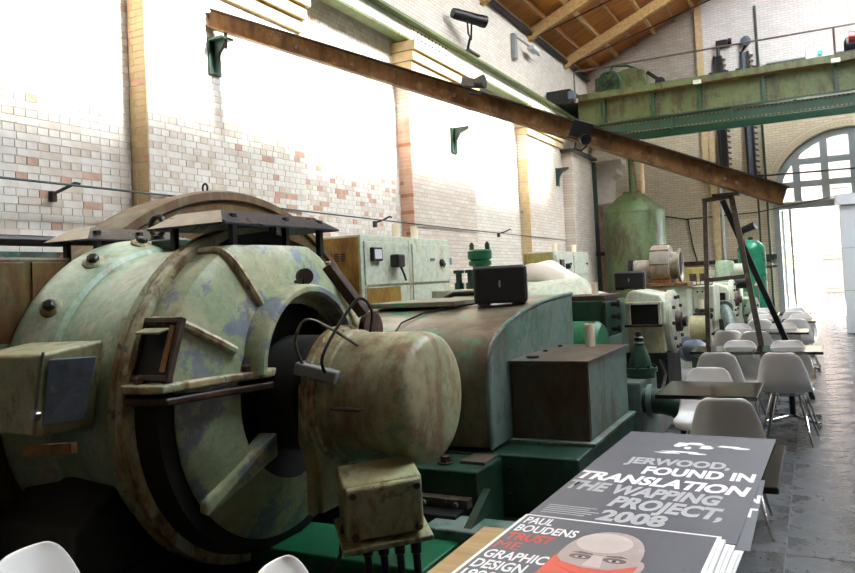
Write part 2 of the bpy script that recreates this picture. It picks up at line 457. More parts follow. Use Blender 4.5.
def side_courses(Y, z0, z1, orange):
    z = z0; k = 0
    while z < z1 - 0.01:
        h = 0.0755
        seg = [(WX + 0.02, PX)] if k % 2 else [(WX + 0.02, WX + 0.09), (WX + 0.09, PX)]
        for a, b in seg:
            bricks.append(((a + b) / 2, Y + 0.012 + random.uniform(-.0015, .002), z + h / 2, b - a - 0.006, 0.03, h - 0.007, pick(Y, z, orange)))
        z += h; k += 1
near = []
for b in bricks:
    u, v, zc = proj(b[:3])
    near.append((zc if (4 < u < 850 and 4 < v < 240 and b[2] > 2.65 and b[1] < 7.6) else 99, b))
order = sorted(range(len(near)), key=lambda i: near[i][0])
single = set(order[:300])
mcache = {}
stuff = MB()
for i, b in enumerate(bricks):
    cx, cy, cz, sx, sy, sz, mi = b
    if i in single:
        k = (round(sy, 2), mi)
        if k not in mcache:
            mcache[k] = MB().box(-sx / 2, sx / 2, -k[0] / 2, k[0] / 2, -sz / 2, sz / 2).mesh('brick', BM_[mi], 0)
        o = link('brick', mcache[k], wall); o.location = (cx, cy, cz)
    else: stuff.box(cx - sx / 2, cx + sx / 2, cy - sy / 2, cy + sy / 2, cz - sz / 2, cz + sz / 2, mi)
o = stuff.build('brick_courses', BM_, wall, 0); o['kind'] = 'stuff'

def pier(y0, y1, smat, fmat, ztop, orange):
    p = MB().box(WX - 0.02, PX - 0.006, y0 + 0.006, y1, -0.1, ztop).build('pier', fmat, wall, 0)
    bricks.clear(); side_courses(y0, 1.2, ztop - 0.7, orange)
    s = MB()
    for cx, cy, cz, sx, sy, sz, mi in bricks: s.box(cx - sx / 2, cx + sx / 2, cy - sy / 2 , cy + sy / 2, cz - sz / 2, cz + sz / 2, mi)
    q = s.build('reveal_bricks', [smat, smat, 'brick_o', 'brick_r'], p, 0); q['kind'] = 'stuff'
    return p
p1 = pier(5.72, 5.75, 'cream', 'mortar', 5.87, 0.02)
p2 = pier(11.65, 14.45, 'brick_o', 'wall_far2', 5.2, 0.7)
p3 = pier(17.8, 20.7, 'cream', 'wall_far2', 5.2, 0.05)
for (y0, y1) in ((5.72, 8.5), (11.65, 14.45), (17.8, 20.7)):
    for k in range(4):
        e = 0.055 * (k + 1)
        MB().box(WX - 0.02, PX + e, y0 - 0.0 - e * 0.4, y1 + e * 0.4, 5.15 + 0.18 * k, 5.15 + 0.18 * (k + 1) - 0.012).build('corbel_course', 'cream', wall, 0, 0.008)
# wider buttress beside the far corner, red brick return with a stone bracket
bt = MB().box(WX - 0.02, -5.95, 20.75, 22.9, -0.1, 5.05).build('pier', 'wall_far2', wall, 0)
MB().box(WX - 0.02, -5.8, 20.6, 23.0, 5.05, 5.13).build('pier_cap', 'black', wall, 0)
rb = MB().box(WX - 0.02, -6.0, 22.95, 24.2, -0.1, 5.05).build('pier', 'wall_red', wall, 0)
MB().prism([(-6.0, 3.7), (-5.55, 3.75), (-5.5, 4.5), (-5.3, 4.65), (-5.3, 4.8), (-5.15, 4.95), (-5.15, 5.1), (-6.0, 5.1)], 'Y', 23.4, 24.1).build('stone_bracket', 'stone', wall, 0, 0.02)

# ---- end wall with the arched doorway
AX, AR, SZ = 1.02, 2.05, 3.45
ew = MB()
def gz(x): return roof_z(x)
ARC = 28
pts = [(AX - AR * math.cos(math.pi * i / ARC), SZ + AR * math.sin(math.pi * i / ARC)) for i in range(ARC + 1)]
def strip(mb, x0, x1, a0, a1, b0, b1, m, y0=EY, y1=EY + 0.45):
    mb.hexa([(x0, y0, a0), (x1, y0, a1), (x1, y1, a1), (x0, y1, a0), (x0, y0, b0), (x1, y0, b1), (x1, y1, b1), (x0, y1, b0)], m)
ZU = 6.3
strip(ew, -6.6, AX - AR, -0.1, -0.1, ZU, ZU, 0); strip(ew, AX + AR, 8.6, -0.1, -0.1, ZU, ZU, 0)
for i in range(ARC): strip(ew, pts[i][0], pts[i + 1][0], pts[i][1], pts[i + 1][1], ZU, ZU, 0)
strip(ew, -6.6, -2.9, ZU, ZU, gz(-6.6), gz(-2.9), 2)
for a, b in ((-2.9, 1.0), (1.0, 8.6)): strip(ew, a, b, ZU, ZU, gz(a), gz(b), 1, EY - 0.1)
ew = structure(ew.build('wall_end', ['wall_tan', 'wall_up', 'wall_up2'], None, 0))
MB().box(-2.93, -2.72, EY - 0.13, EY + 0.01, 4.3, gz(-2.8) - 0.05).build('brick_edging', 'cream', ew, 0)
MB().box(-2.75, -2.55, EY - 0.13, EY, 1.7, 5.6).build('brick_edging', 'cream', ew, 0)
MB().box(-6.5, -1.1, EY - 0.06, EY, 1.68, 1.8).build('dado_rail', 'rustdark', ew, 0)
voussoir = MB().prism([(-0.045, 0), (0.045, 0), (0.05, 0.24), (-0.05, 0.24)], 'Y', -0.03, 0.02).mesh('arch_brick', 'wall_tan', 0)
for i in range(60):
    a = math.pi * (i + 0.5) / 60
    o = link('arch_brick', voussoir, ew); o.location = (AX - (AR + 0.02) * math.cos(a), EY, SZ + (AR + 0.02) * math.sin(a)); o.rotation_euler = (0, a - math.pi / 2, 0)
# other walls: out of the frame, closing the hall
rw = MB().box(8.5, 8.9, -4.0, 25.4, -0.1, 8.4)
structure(rw.build('wall_right', 'wall_grey', None, 0))
structure(MB().box(-7, 8.9, -4.4, -4.0, -0.1, 12).build('wall_back', 'wall_dark', None, 0))

# ---- arched fanlight and door frame
fw = MB()
win = structure(MB().lathe([(0, AR + 0.01), (0, AR - 0.14), (0.14, AR - 0.14), (0.14, AR + 0.01)], (AX, EY + 0.12, SZ), (0, 1, 0), 40, 0, 360).build('window_1', 'frame', None, 30))
bpy.data.objects.remove(win)
am = MB()
def arc_band(r0, r1, y0, y1, n=32):
    for i in range(n):
        a, b = math.pi * i / n, math.pi * (i + 1) / n
        q = [(AX - r * math.cos(t), SZ + r * math.sin(t)) for r, t in ((r0, a), (r1, a), (r1, b), (r0, b))]
        am.hexa([(q[j][0], y0, q[j][1]) for j in (0, 3, 2, 1)] + [(q[j][0], y1, q[j][1]) for j in (0, 3, 2, 1)])
arc_band(AR - 0.2, AR + 0.01, EY + 0.1, EY + 0.24)
win = structure(am.build('window_1', 'frame', None, 0))
MB().box(AX - AR, AX + AR, EY + 0.02, EY + 0.3, 3.22, 3.4).build('transom', 'frame', win, 0, 0.01)
MB().box(AX - AR, AX + AR, EY - 0.02, EY + 0.06, 3.4, 3.44).build('transom_ledge', 'stone', win, 0)
for x in (-0.34, 0.42, 1.18, 1.94, 2.6):
    zt = SZ + math.sqrt((AR - .1) ** 2 - (x - AX) ** 2)
    MB().box(x - 0.1, x + 0.1, EY + 0.11, EY + 0.23, 3.4, zt).build('mullion', 'frame', win, 0)
for z in (3.95, 4.62):
    h = math.sqrt((AR - .1) ** 2 - (z - SZ) ** 2)
    MB().box(AX - h, AX + h, EY + 0.12, EY + 0.22, z - 0.09, z + 0.09).build('glazing_bar', 'frame', win, 0)
glass = N('window glass'); glass.base('#e8f0f0'); glass.rough(0.02); glass.b.inputs['Transmission Weight'].default_value = 1.0; glass.b.inputs['IOR'].default_value = 1.02
M['glass'] = glass.m
xs_ = [AX - AR + .1, -0.34, 0.42, 1.18, 1.94, 2.6, AX + AR - .1]; zs_ = [3.4, 3.95, 4.62, 5.4]
for i in range(6):
    for j in range(3):
        x0, x1, z0, z1 = xs_[i], xs_[i + 1], zs_[j], zs_[j + 1]
        pl = []
        for q in range(7):
            x = x0 + (x1 - x0) * q / 6
            pl.append((x, min(z1, SZ + math.sqrt(max((AR - .1) ** 2 - (x - AX) ** 2, 0)))))
        pl = [p for p in pl if p[1] > z0 + 0.02]
        if len(pl) < 2: continue
        poly = [(pl[0][0], z0)] + pl + [(pl[-1][0], z0)]
        MB().prism(poly, 'Y', EY + 0.16, EY + 0.168).build('pane', 'glass', win, 0)
door = structure(MB().box(AX - AR, AX - AR + 0.17, EY + 0.02, EY + 0.3, 0, 3.25).box(AX + AR - 0.17, AX + AR, EY + 0.02, EY + 0.3, 0, 3.25).build('door_1', 'frame', None, 0, 0.01))
MB().box(AX - AR + 0.2, AX - AR + 0.27, EY + 0.3, EY + 1.5, 0.02, 3.2).build('door_leaf', 'frame', door, 0)
MB().box(AX - AR + 0.42, AX - AR + 0.48, EY + 0.1, EY + 0.16, 0.0, 3.22).build('door_stile', 'frame', door, 0)

# ---- white panelled lobby screen inside the door
lob = structure(MB().box(0.56, 4.2, 18.79, 19.6, 0, 2.82).build('wall_lobby', 'frame', None, 0))
for k in range(3):
    for j in range(3):
        MB().box(0.55 + j * 1.22, 0.55 + (j + 1) * 1.22 - 0.012, 18.76, 18.79, 0.02 + k * 0.93, 0.02 + (k + 1) * 0.93 - 0.012).build('panel', 'panelw', lob, 0)
MB().box(0.48, 4.3, 18.66, 19.7, 2.82, 3.06).build('cap', 'panelw', lob, 0, 0.01)

# ---- roof
rf = MB()
def slope(x0, x1, y0, y1, m=0):
    z0, z1 = roof_z(x0), roof_z(x1)
    rf.hexa([(x0, y0, z0), (x1, y0, z1), (x1, y1, z1), (x0, y1, z0), (x0, y0, z0 + .1), (x1, y0, z1 + .1), (x1, y1, z1 + .1), (x0, y1, z0 + .1)], m)
SK0, SK1, SKN, SKY = 0.7, 2.62, 3.4, 22.0          # glazed strip just over the ridge
slope(-7.0, SK0, -4.4, 25.5);  slope(SK1, 9.0, -4.4, 25.5); slope(SK0, SK1, SKY, 25.5); slope(SK0, SK1, -4.4, SKN)
roof = structure(rf.build('ceiling', 'boards', None, 0))
RY = [-0.26, 2.98, 6.22, 9.46, 12.7, 15.94, 19.18, 22.42]
for y in RY:
    for sgn, xa, xb in ((1, -6.6, 1.0), (-1, 8.6, 1.0)):
        za, zb = roof_z(xa) - 0.3, roof_z(1.0) - 0.3
        xc = SK0 if sgn > 0 else SK1
        MB().bar((xa, y, za), (xc, y, roof_z(xc) - 0.3), 0.16, 0.28).build('rafter', 'rafter', roof, 0)
for k in range(11):
    x = -6.05 + 0.62 * k
    MB().bar((x, -4.2, roof_z(x) - 0.07), (x, 24.95, roof_z(x) - 0.07), 0.09, 0.13).build('purlin', 'rafter' if k % 2 else 'purlin', roof, 0)
for x in (SK0, SK1):
    MB().bar((x, SKN, roof_z(x) - 0.05), (x, SKY, roof_z(x) - 0.05), 0.1, 0.2).build('skylight_curb', 'rafter', roof, 0)
MB().tube([(-6.42, -4, 8.1), (-6.42, 24.95, 8.1)], 0.07, 8).build('eaves_pipe', 'black', roof)
MB().tube([(-6.3, 19.18, 8.0), (-0.8, 19.4, 9.6)], 0.02, 6).build('tie_rod', 'black', roof)
MB().tube([(-6.3, 22.42, 8.0), (-0.8, 22.6, 9.6)], 0.02, 6).build('tie_rod', 'black', roof)

# ---- outside the door
structure(MB().box(-30, 30, 25.4, 70, -0.3, -0.02).build('ground_outside', 'pave', None, 0))
hb = MB().box(-14, 16, 42, 50, -0.1, 11).build('brick_building', 'wall_ext', None, 0)
tag(hb, 'pale brick building seen across the yard through the arched doorway', 'building')
for k in range(9):
    for z in (1.2, 5.2):
        x = -12 + k * 3.1
        wnd = MB().prism([(x, z), (x + 1.3, z), (x + 1.3, z + 1.9), (x + 1.1, z + 2.15), (x + .65, z + 2.25), (x + .2, z + 2.15), (x, z + 1.9)], 'Y', 41.9, 42.02).build('window', 'yardwood', hb, 0)
        for a in (0, 1):
            for c in (0, 1):
                MB().box(x + .1 + a * .58, x + .62 + a * .58, 41.87, 41.91, z + .1 + c * .9, z + .92 + c * .9).build('pane', 'wall_dark', wnd, 0)
gt = thing('yard_gate', 'boarded yard gate standing outside the arched doorway', 'gate', (1.2, 33.5, 0))
for k in range(10): MB().box(0.3 + k * 0.2, 0.49 + k * 0.2, 33.5, 33.54, 0.02, 2.1).build('board', 'yardwood', gt, 0)
for z in (0.4, 1.7): MB().box(0.3, 2.29, 33.44, 33.5, z, z + 0.12).build('rail', 'yardwood', gt, 0)
tr = thing('yard_tree', 'small yellow green tree in the sunny yard beyond the door', 'tree', (-0.7, 33, 0))
MB().cyl((-0.7, 33, -0.02), (-0.65, 33, 1.6), 0.07, 0.04, 8).build('trunk', 'bark', tr)
random.seed(5); lf = MB()
for k in range(700):
    d = Vector((random.gauss(0, .36), random.gauss(0, .36), random.gauss(0, .5)))
    c = Vector((-0.65, 33, 2.1)) + d; r = Euler((random.random() * 6, random.random() * 6, random.random() * 6)).to_matrix()
    lf.add([c + r @ Vector(q) for q in ((-.05, 0, 0), (0, -.025, 0), (.05, 0, 0), (0, .025, 0))], [(0, 1, 2, 3)])
o = lf.build('foliage', 'leaf', tr, 0); o['kind'] = 'stuff'

# ================================================================== CRANE AND STEELWORK
gd = thing('runway_girder', 'long pale crane runway girder resting on corbels along the brick wall', 'girder', (-6.2, 11, 5.87))
MB().box(-6.27, -6.2, -3.9, 24.9, 5.92, 6.2).build('web', 'girder', gd, 0)
MB().box(-6.36, -6.13, -3.9, 24.9, 5.87, 5.91).build('lower_flange', 'girder_g', gd, 0)
MB().box(-6.4, -6.06, -3.9, 24.9, 6.2, 6.25).build('upper_flange', 'girder_g', gd, 0)
MB().box(-6.26, -6.19, -3.9, 24.9, 6.25, 6.33).build('rail', 'crane_d', gd, 0)
for y0 in (5.9, 11.8, 17.95):
    pl = MB().box(-6.2, -6.185, y0, y0 + 1.5, 5.95, 6.18).build('splice_plate', 'girder', gd, 0)
    rv = MB()
    for k in range(10):
        for z in (6.0, 6.13): rv.lathe([(0, .02), (.012, .014), (.016, 0)], (-6.185, y0 + .08 + .148 * k, z), (1, 0, 0), 8)
    o = rv.build('rivets', 'rustdark', pl); o['kind'] = 'stuff'

cr = thing('bridge_crane', 'green overhead travelling crane spanning the hall below the gable', 'crane', (-6.0, 21, 6.3))
MB().box(-5.75, 7.9, 21.0, 21.04, 5.76, 6.45).build('web_plate', 'crane', cr, 0)
MB().box(-5.95, 7.9, 20.72, 21.3, 6.44, 6.49).build('brown_flange', 'rust', cr, 0)
MB().box(-5.95, 7.9, 20.7, 20.74, 6.45, 6.62).build('walkway_fascia', 'crane', cr, 0)
MB().box(-5.95, 7.9, 20.74, 21.6, 6.58, 6.62).build('walkway_deck', 'black', cr, 0)
MB().box(-5.75, 7.9, 20.85, 21.2, 5.72, 5.76).build('lower_flange', 'crane_d', cr, 0)
MB().prism([(-5.2, 5.6), (-4.4, 5.45), (-2.0, 5.38), (7.9, 5.38), (7.9, 5.66), (-5.2, 5.7)], 'Y', 20.98, 21.02).build('lower_chord', 'crane_d', cr, 0)
MB().box(-5.75, 7.9, 22.8, 22.86, 5.5, 6.5).build('far_web_plate', 'crane_d', cr, 0)
for x in (-5.0, -3.65, -2.45, -0.9, 0.72, 2.2, 3.7):
    st = MB().box(x - 0.04, x + 0.04, 20.88, 21.0, 5.76, 6.44).build('stiffener', 'crane_d', cr, 0)
    rv = MB()
    for k in range(7): rv.lathe([(0, .022), (.014, 0)], (x + .055, 20.998, 5.82 + k * .095), (0, -1, 0), 6)
    o = rv.build('rivets', 'rustdark', st); o['kind'] = 'stuff'
for x in (-3.2, -1.7, -0.2, 1.3): MB().box(x - .03, x + .03, 20.9, 20.98, 5.38, 5.7).build('stiffener', 'crane_d', cr, 0)
rv = MB()
for k in range(110):
    for z in (5.79, 5.66, 5.42): rv.box(-5.1 + k * .1, -5.06 + k * .1, 20.955, 20.985, z - .014, z + .014)
o = rv.build('flange_rivets', 'rust', cr, 0); o['kind'] = 'stuff'
for x in (-5.75, -2.46, 0.74, 3.9):
    MB().tube([(x, 20.75, 6.6), (x, 20.75, 7.3)], 0.025, 8).build('handrail_post', 'steel', cr)
    MB().box(x - .1, x + .1, 20.66, 20.78, 6.42, 6.52).build('post_shoe', 'girder', cr, 0)
MB().tube([(-5.75, 20.75, 7.3), (7.9, 20.75, 7.3)], 0.025, 8).build('handrail', 'steel', cr)
MB().box(-6.45, -5.75, 20.3, 23.2, 6.33, 6.75).build('end_carriage', 'black', cr, 0, 0.03)
MB().cyl((-5.75, 20.5, 6.5), (-5.7, 20.5, 6.5), .13, None, 16).build('buffer_lamp', 'red', cr)
MB().obox((-5.74, 20.4, 6.55), (.16, .3, .22)).build('buffer_box', 'bluegrey', cr, 0, .02)

wc = thing('crane_winch', 'green hoist winch with spoked wheel riding on the crane walkway', 'winch', (-4.7, 22, 6.62))
MB().prism([(-5.4, 6.62), (-3.95, 6.62), (-3.85, 6.75), (-3.95, 7.3), (-4.4, 7.4), (-5.4, 7.25)], 'Y', 21.65, 22.3).build('body', 'crane', wc, 0, 0.04)
rg = MB().tube([(-4.95 + .3 * math.cos(a * .2618), 21.55, 7.05 + .3 * math.sin(a * .2618)) for a in range(24)], 0.045, 6, closed=True).build('wheel', 'crane_d', wc)
for a in range(3): MB().bar((-4.95 + .3 * math.cos(a * 1.047), 21.55, 7.05 + .3 * math.sin(a * 1.047)), (-4.95 - .3 * math.cos(a * 1.047), 21.55, 7.05 - .3 * math.sin(a * 1.047)), .05, .05, (0, 1, 0)).build('spoke', 'crane_d', rg, 0)
MB().cyl((-4.95, 21.52, 7.05), (-4.95, 21.7, 7.05), .08).build('axle', 'black', wc)
MB().tube([(-5.1, 21.9, 7.3), (-4.9, 21.9, 7.6), (-4.5, 21.9, 7.55), (-4.2, 21.9, 7.38)], 0.04, 6).build('guard_rail', 'crane_d', wc)
MB().bar((-3.9, 21.7, 7.2), (-3.5, 21.7, 6.85), .1, .1).build('arm', 'black', wc, 0)
MB().cyl((-3.55, 21.6, 6.85), (-3.55, 21.85, 6.85), .14).build('roller', 'black', wc)
wl = thing('walkway_lamp', 'small white box lamp with teal lens on the crane walkway', 'lamp', (.45, 20.9, 6.62))
MB().box(.1, .75, 20.8, 21.0, 6.63, 6.86).build('housing', 'panelw', wl, 0, 0.015)
MB().cyl((.42, 20.8, 6.74), (.42, 20.76, 6.74), .06).build('lens', 'led', wl)
wm = thing('hoist_motor', 'dark hoist motor with red end cap on the crane at the right edge', 'motor', (1.3, 20.95, 6.62))
MB().lathe([(0, .12), (.05, .2), (.5, .2), (.55, .14)], (.95, 21, 6.86), (1, 0, 0), 16).build('body', 'black', wm)
MB().lathe([(0, .15), (.3, .15), (.36, .08)], (1.05, 20.85, 7.0), (1, 0, 0), 14).build('end_cap', 'red', wm)
MB().box(.95, 1.5, 20.85, 21.15, 6.62, 6.7).build('foot', 'black', wm, 0)

# ---- sloping rusted I-beam and its A-frame
ib = thing('rusted_beam', 'long rusty steel I-beam running down from wall bracket to A-frame', 'beam', (-6.3, 6.9, 4.75))
A, B = Vector((-6.23, 6.70, 4.84)), Vector((-0.26, 9.35, 2.36))
d = (B - A).normalized(); sd = d.cross(Vector((0, 0, 1))).normalized(); up = sd.cross(d)
MB().bar(A, B, 0.02, 0.2).build('web', 'rust', ib, 0)
MB().bar(A + up * .1, B + up * .1, 0.13, 0.018).build('top_flange', 'rustdark', ib, 0)
MB().bar(A - up * .1, B - up * .1, 0.13, 0.018).build('bottom_flange', 'rust', ib, 0)
for t in (.16, .18, .26, .44, .46, .66, .68, .9, .92):
    p = A.lerp(B, t) - Vector((0, 0, .02)); n = -sd if sd.y > 0 else sd
    MB().lathe([(0, .022), (.012, .016), (.014, 0)], p + n * .01, n, 8).build('bolt', 'silver', ib)
wb = thing('wall_bracket', 'dark green cast bracket on brick pier carrying the rusty beam end', 'bracket', (PX, 6.95, 4.3))
MB().box(PX, PX + .03, 6.66, 6.86, 4.16, 4.56).build('back_plate', 'deep', wb, 0, .006)
MB().prism([(PX + .03, 4.2), (PX + .06, 4.3), (PX + .1, 4.42), (PX + .2, 4.53), (PX + .2, 4.56), (PX + .03, 4.56)], 'Y', 6.74, 6.79).build('web', 'deep', wb, 0)
MB().box(PX, PX + .23, 6.66, 6.86, 4.56, 4.59).build('top_plate', 'deep', wb, 0)
MB().cyl((PX + .19, 6.77, 4.46), (PX + .19, 6.77, 4.66), .02).build('bolt', 'rustdark', wb)
for i, (y, z, lab) in enumerate(((13.45, 4.35, 'small dark iron bracket on the wall beside the orange brick pier'), (20.2, 4.3, 'small dark iron bracket high on pale wall near the far corner'))):
    b = thing('iron_bracket', lab, 'bracket', (PX, y, z), 'small iron wall brackets')
    MB().box(PX, PX + .03, y - .12, y + .12, z - .25, z + .25).build('back_plate', 'deep', b, 0)
    MB().prism([(PX + .03, z - .22), (PX + .08, z), (PX + .16, z + .13), (PX + .34, z + .2), (PX + .34, z + .25), (PX + .03, z + .25)], 'Y', y - .03, y + .03).build('arm', 'deep', b, 0)

af = thing('a_frame', 'brown steel A-frame trestle holding up the low end of the beam', 'trestle', (-.8, 9.3, 0))
MB().bar((-1.17, 9.2, 0.2), (-1.09, 9.2, 2.36), .05, .05, (1, 0, 0)).build('leg', 'steel', af, 0)
MB().bar((-.5, 9.2, 0.0), (-.8, 9.2, 2.38), .06, .06, (1, 0, 0)).build('leg', 'steel', af, 0)
MB().bar((-.12, 9.9, 0.0), (-.9, 9.22, 2.36), .06, .06, (1, 0, 0)).build('strut', 'black', af, 0)
MB().bar((-1.12, 9.2, 1.45), (-.68, 9.2, 1.48), .045, .045).build('crossbar', 'steel', af, 0)
MB().bar((-1.12, 9.2, 2.37), (-.78, 9.2, 2.4), .05, .05).build('head_bar', 'steel', af, 0)
MB().box(-1.0, -.72, 9.08, 9.3, 2.405, 2.43).build('saddle', 'rustdark', af, 0)

def on_beam(t): return A.lerp(B, t)
fl1 = thing('clamp_floodlight', 'small grey floodlight clamped on the rusty beam near its middle', 'light', tuple(on_beam(.47)))
p = on_beam(.47)
MB().obox(p + Vector((.05, -.12, .16)), (.2, .1, .1), (0, .25, .1)).build('bracket', 'silver', fl1, 0, .01)
MB().lathe([(0, .05), (.1, .075), (.14, .08)], p + Vector((.12, -.15, .14)), (1, -.35, -.1), 14).build('lamp_head', 'black', fl1)
MB().obox(p + Vector((.1, -.12, .03)), (.2, .08, .03), (0, .3, 0)).build('clamp', 'black', fl1, 0)
fl2 = thing('clamp_spotlight', 'black spotlight clamped under the rusty beam beside the pier cap', 'light', tuple(on_beam(.665)))
p = on_beam(.665)
MB().obox(p + Vector((0, -.12, .03)), (.24, .05, .2), (0, .37, .2)).build('clamp_plate', 'black', fl2, 0, .01)
MB().lathe([(0, .05), (.05, .055), (.14, .06)], p + Vector((.0, -.1, -.06)), (.5, -.8, -.3), 12).build('lamp_head', 'black', fl2)
MB().tube([p + Vector((-.08, -.1, -.1)), p + Vector((-.1, -.1, -.17)), p + Vector((-.02, -.1, -.2)), p + Vector((.05, -.1, -.15))], .012, 6).build('cable_loop', 'black', fl2)

hl = thing('floodlight', 'black cylindrical floodlight on a yoke standing on the runway girder', 'light', (-6.15, 14.3, 6.33))
q = Vector((-6.12, 14.25, 7.05)); ax = Vector((.55, .8, -.12)).normalized()
MB().lathe([(-.38, .0), (-.38, .1), (-.3, .115), (.28, .12), (.3, .13), (.42, .13), (.42, .11), (.36, .1)], q, ax, 20).build('barrel', 'black', hl)
MB().lathe([(0, .0), (.01, .1)], q + ax * .4, ax, 16).build('lens', 'void', hl)
MB().tube([q + Vector((.02, -.1, -.1)), q + Vector((0, -.04, -.35)), q + Vector((0, .1, -.45)), q + Vector((0, .16, -.1))], .02, 6).build('yoke', 'black', hl)
MB().cyl((-6.2, 14.29, 6.33), (-6.12, 14.29, 6.62), .03, .025, 8).build('post', 'black', hl)
MB().box(-6.3, -6.1, 14.2, 14.75, 6.33, 6.37).build('base', 'steel', hl, 0)

lw = thing('bulkhead_lamp', 'small grey box and arm lamp under the eaves by the roof', 'lamp', (-6.45, 17.9, 7.4))
MB().box(-6.495, -6.38, 17.75, 17.95, 7.1, 7.75).build('box', 'frame', lw, 0, .02)
MB().tube([(-6.45, 18.0, 7.72), (-6.3, 18.5, 7.6), (-6.3, 19.4, 7.55)], .025, 6).build('arm', 'frame', lw)
MB().obox((-6.25, 18.8, 7.55), (.2, .5, .12)).build('lamp', 'panelw', lw, 0, .02)

# ---- pipes along the walls
cp = thing('wall_conduit', 'thin dark green conduit pipe running along the brick wall', 'pipe', (-6.2, 10, 2.62))
MB().tube([(-6.2, .5, 2.68), (-6.2, 6, 2.66), (-6.2, 12, 2.6), (-6.2, 20.6, 2.55)], .012, 6).build('pipe', 'deep', cp)
for y in (4.75, 10.7, 16.2):
    k = MB().tube([(-6.49, y, 2.6), (-6.3, y, 2.64), (-6.22, y + .06, 2.69), (-6.2, y + .1, 2.68)], .016, 6).build('hook_bracket', 'deep', cp)
    MB().obox((-6.47, y, 2.58), (.06, .05, .1)).build('hook_plate', 'rustdark', k, 0)
hp = thing('wall_duct', 'thick dark horizontal pipe low on the wall behind the motor', 'pipe', (-6.3, 3, 2.1))
MB().tube([(-6.32, .5, 2.15), (-6.32, 5.6, 2.13)], .05, 10).build('pipe', 'black', hp)
MB().box(-6.45, -6.25, .5, 5.6, 1.9, 2.03).build('trunking', 'teal', hp, 0)
ds = thing('corner_downpipe', 'dark green downpipe against the pier beside the big tank', 'pipe', (-5.9, 22.95, 0))
MB().tube([(-5.9, 22.95, 5.0), (-5.9, 22.95, 0.0)], .07, 10).build('pipe', 'deep', ds)
MB().box(-6.0, -5.55, 22.85, 23.0, 2.1, 2.22).build('collar', 'black', ds, 0)
ds2 = thing('end_downpipe', 'thin green pipe climbing the end wall beside the arched door', 'pipe', (-1.2, EY - .15, 0))
MB().tube([(-1.17, EY - .16, 0.0), (-1.17, EY - .16, 9.5)], .035, 8).build('pipe', 'deep', ds2)
MB().tube([(-1.42, EY - .16, 0.0), (-1.42, EY - .16, 4.5)], .03, 8).build('pipe', 'deep', ds2)
MB().box(-1.5, -1.0, EY - .22, EY - .1, 1.75, 1.9).build('clamp', 'deep', ds2, 0)
ds3 = thing('pale_downpipe', 'thin pale pipe down the end wall behind the A-frame', 'pipe', (-2.4, EY - .15, 0))
MB().tube([(-2.45, EY - .16, 0.3), (-2.45, EY - .16, 4.6)], .04, 8).build('pipe', 'panelw', ds3)
wr = thing('wall_cable', 'thin dark cable strung along the end wall with hanging drop', 'cable', (-3.9, EY - .1, 3.2))
MB().tube([(-4.2, EY - .05, 3.3), (-3.55, EY - .05, 3.15), (-1.5, EY - .05, 3.2), (AX + 3, EY - .05, 3.95)], .018, 6).build('cable', 'black', wr)
MB().tube([(-3.5, EY - .05, 3.15), (-3.42, EY - .05, 2.4), (-3.3, EY - .05, 1.8)], .018, 6).build('drop', 'black', wr)
br_ = thing('cross_bar', 'thin dark rod crossing in front of the arched fanlight panes', 'rod', (0, EY - .2, 4.2))
MB().tube([(-1.3, EY - .2, 4.28), (4.2, EY - .2, 4.2)], .025, 6).build('rod', 'black', br_)
MB().obox((-1.3, EY - .12, 4.28), (.1, .2, .1)).build('end_plate', 'black', br_, 0)

# ---- dark riser channels with lamps on the end wall
for i, (x, lab, ll) in enumerate(((-2.28, 'dark vertical steel riser channel on end wall, nearer the tank', 'black spotlight with square snout above the left riser channel'), (-1.5, 'dark vertical steel riser channel on end wall, nearer the arch', 'round black lamp on a stalk above the right riser channel'))):
    rc = thing('riser_channel', lab, 'channel', (x, EY - .1, 4.3), 'riser channels on the end wall')
    MB().box(x - .17, x - .1, EY - .22, EY - .1, 4.3, 8.15).build('side_plate', 'black', rc, 0)
    MB().box(x + .02, x + .08, EY - .22, EY - .1, 4.3, 8.15).build('side_plate', 'black', rc, 0)
    MB().box(x - .17, x + .1, EY - .14, EY - .1, 4.3, 8.15).build('back_plate', 'bluegrey' if i else 'black', rc, 0)
    for k in range(22): MB().obox((x + .14, EY - .17, 4.4 + k * .172), (.12, .06, .06), (0, .4, 0)).build('tooth', 'steel', rc, 0)
    MB().box(x - .25, x + .18, EY - .24, EY - .1, 4.22, 4.32).build('foot_plate', 'black', rc, 0)
    for s_ in (-1, 1): MB().obox((x - .03 + s_ * .24, EY - .17, 7.6), (.1, .08, .12)).build('lug', 'black', rc, 0)
    sp = thing('wall_spotlight' if i == 0 else 'stalk_lamp', ll, 'lamp', (x, EY - .2, 8.15))
    if i == 0:
        MB().tube([(x, EY - .17, 8.15), (x, EY - .17, 8.5)], .05, 8).build('stem', 'black', sp)
        MB().obox((x + .12, EY - .25, 8.5), (.34, .18, .18)).build('lamp_head', 'black', sp, 0, .03)
        MB().cyl((x + .3, EY - .25, 8.5), (x + .4, EY - .25, 8.5), .12, None, 14).build('snout', 'black', sp)
    else:
        MB().tube([(x - .1, EY - .17, 8.15), (x + .0, EY - .17, 8.35)], .03, 6).build('stem', 'black', sp)
        MB().lathe([(0, .06), (.04, .15), (.14, .15), (.17, .1)], (x + .05, EY - .2, 8.42), (-.3, -1, .2), 16).build('lamp_head', 'bluegrey', sp)
ct = thing('cable_tray', 'pale cable tray rungs on the white end wall behind the handrail', 'tray', (-.2, EY - .12, 7.8))
for z in (7.35, 7.5, 7.65): MB().box(-.95, 1.3, EY - .2, EY - .12, z, z + .04).build('rail', 'frame', ct, 0)
dp = thing('wall_camera', 'black tube camera on the end wall behind the A-frame', 'camera', (-1.95, EY - .3, 2.7))
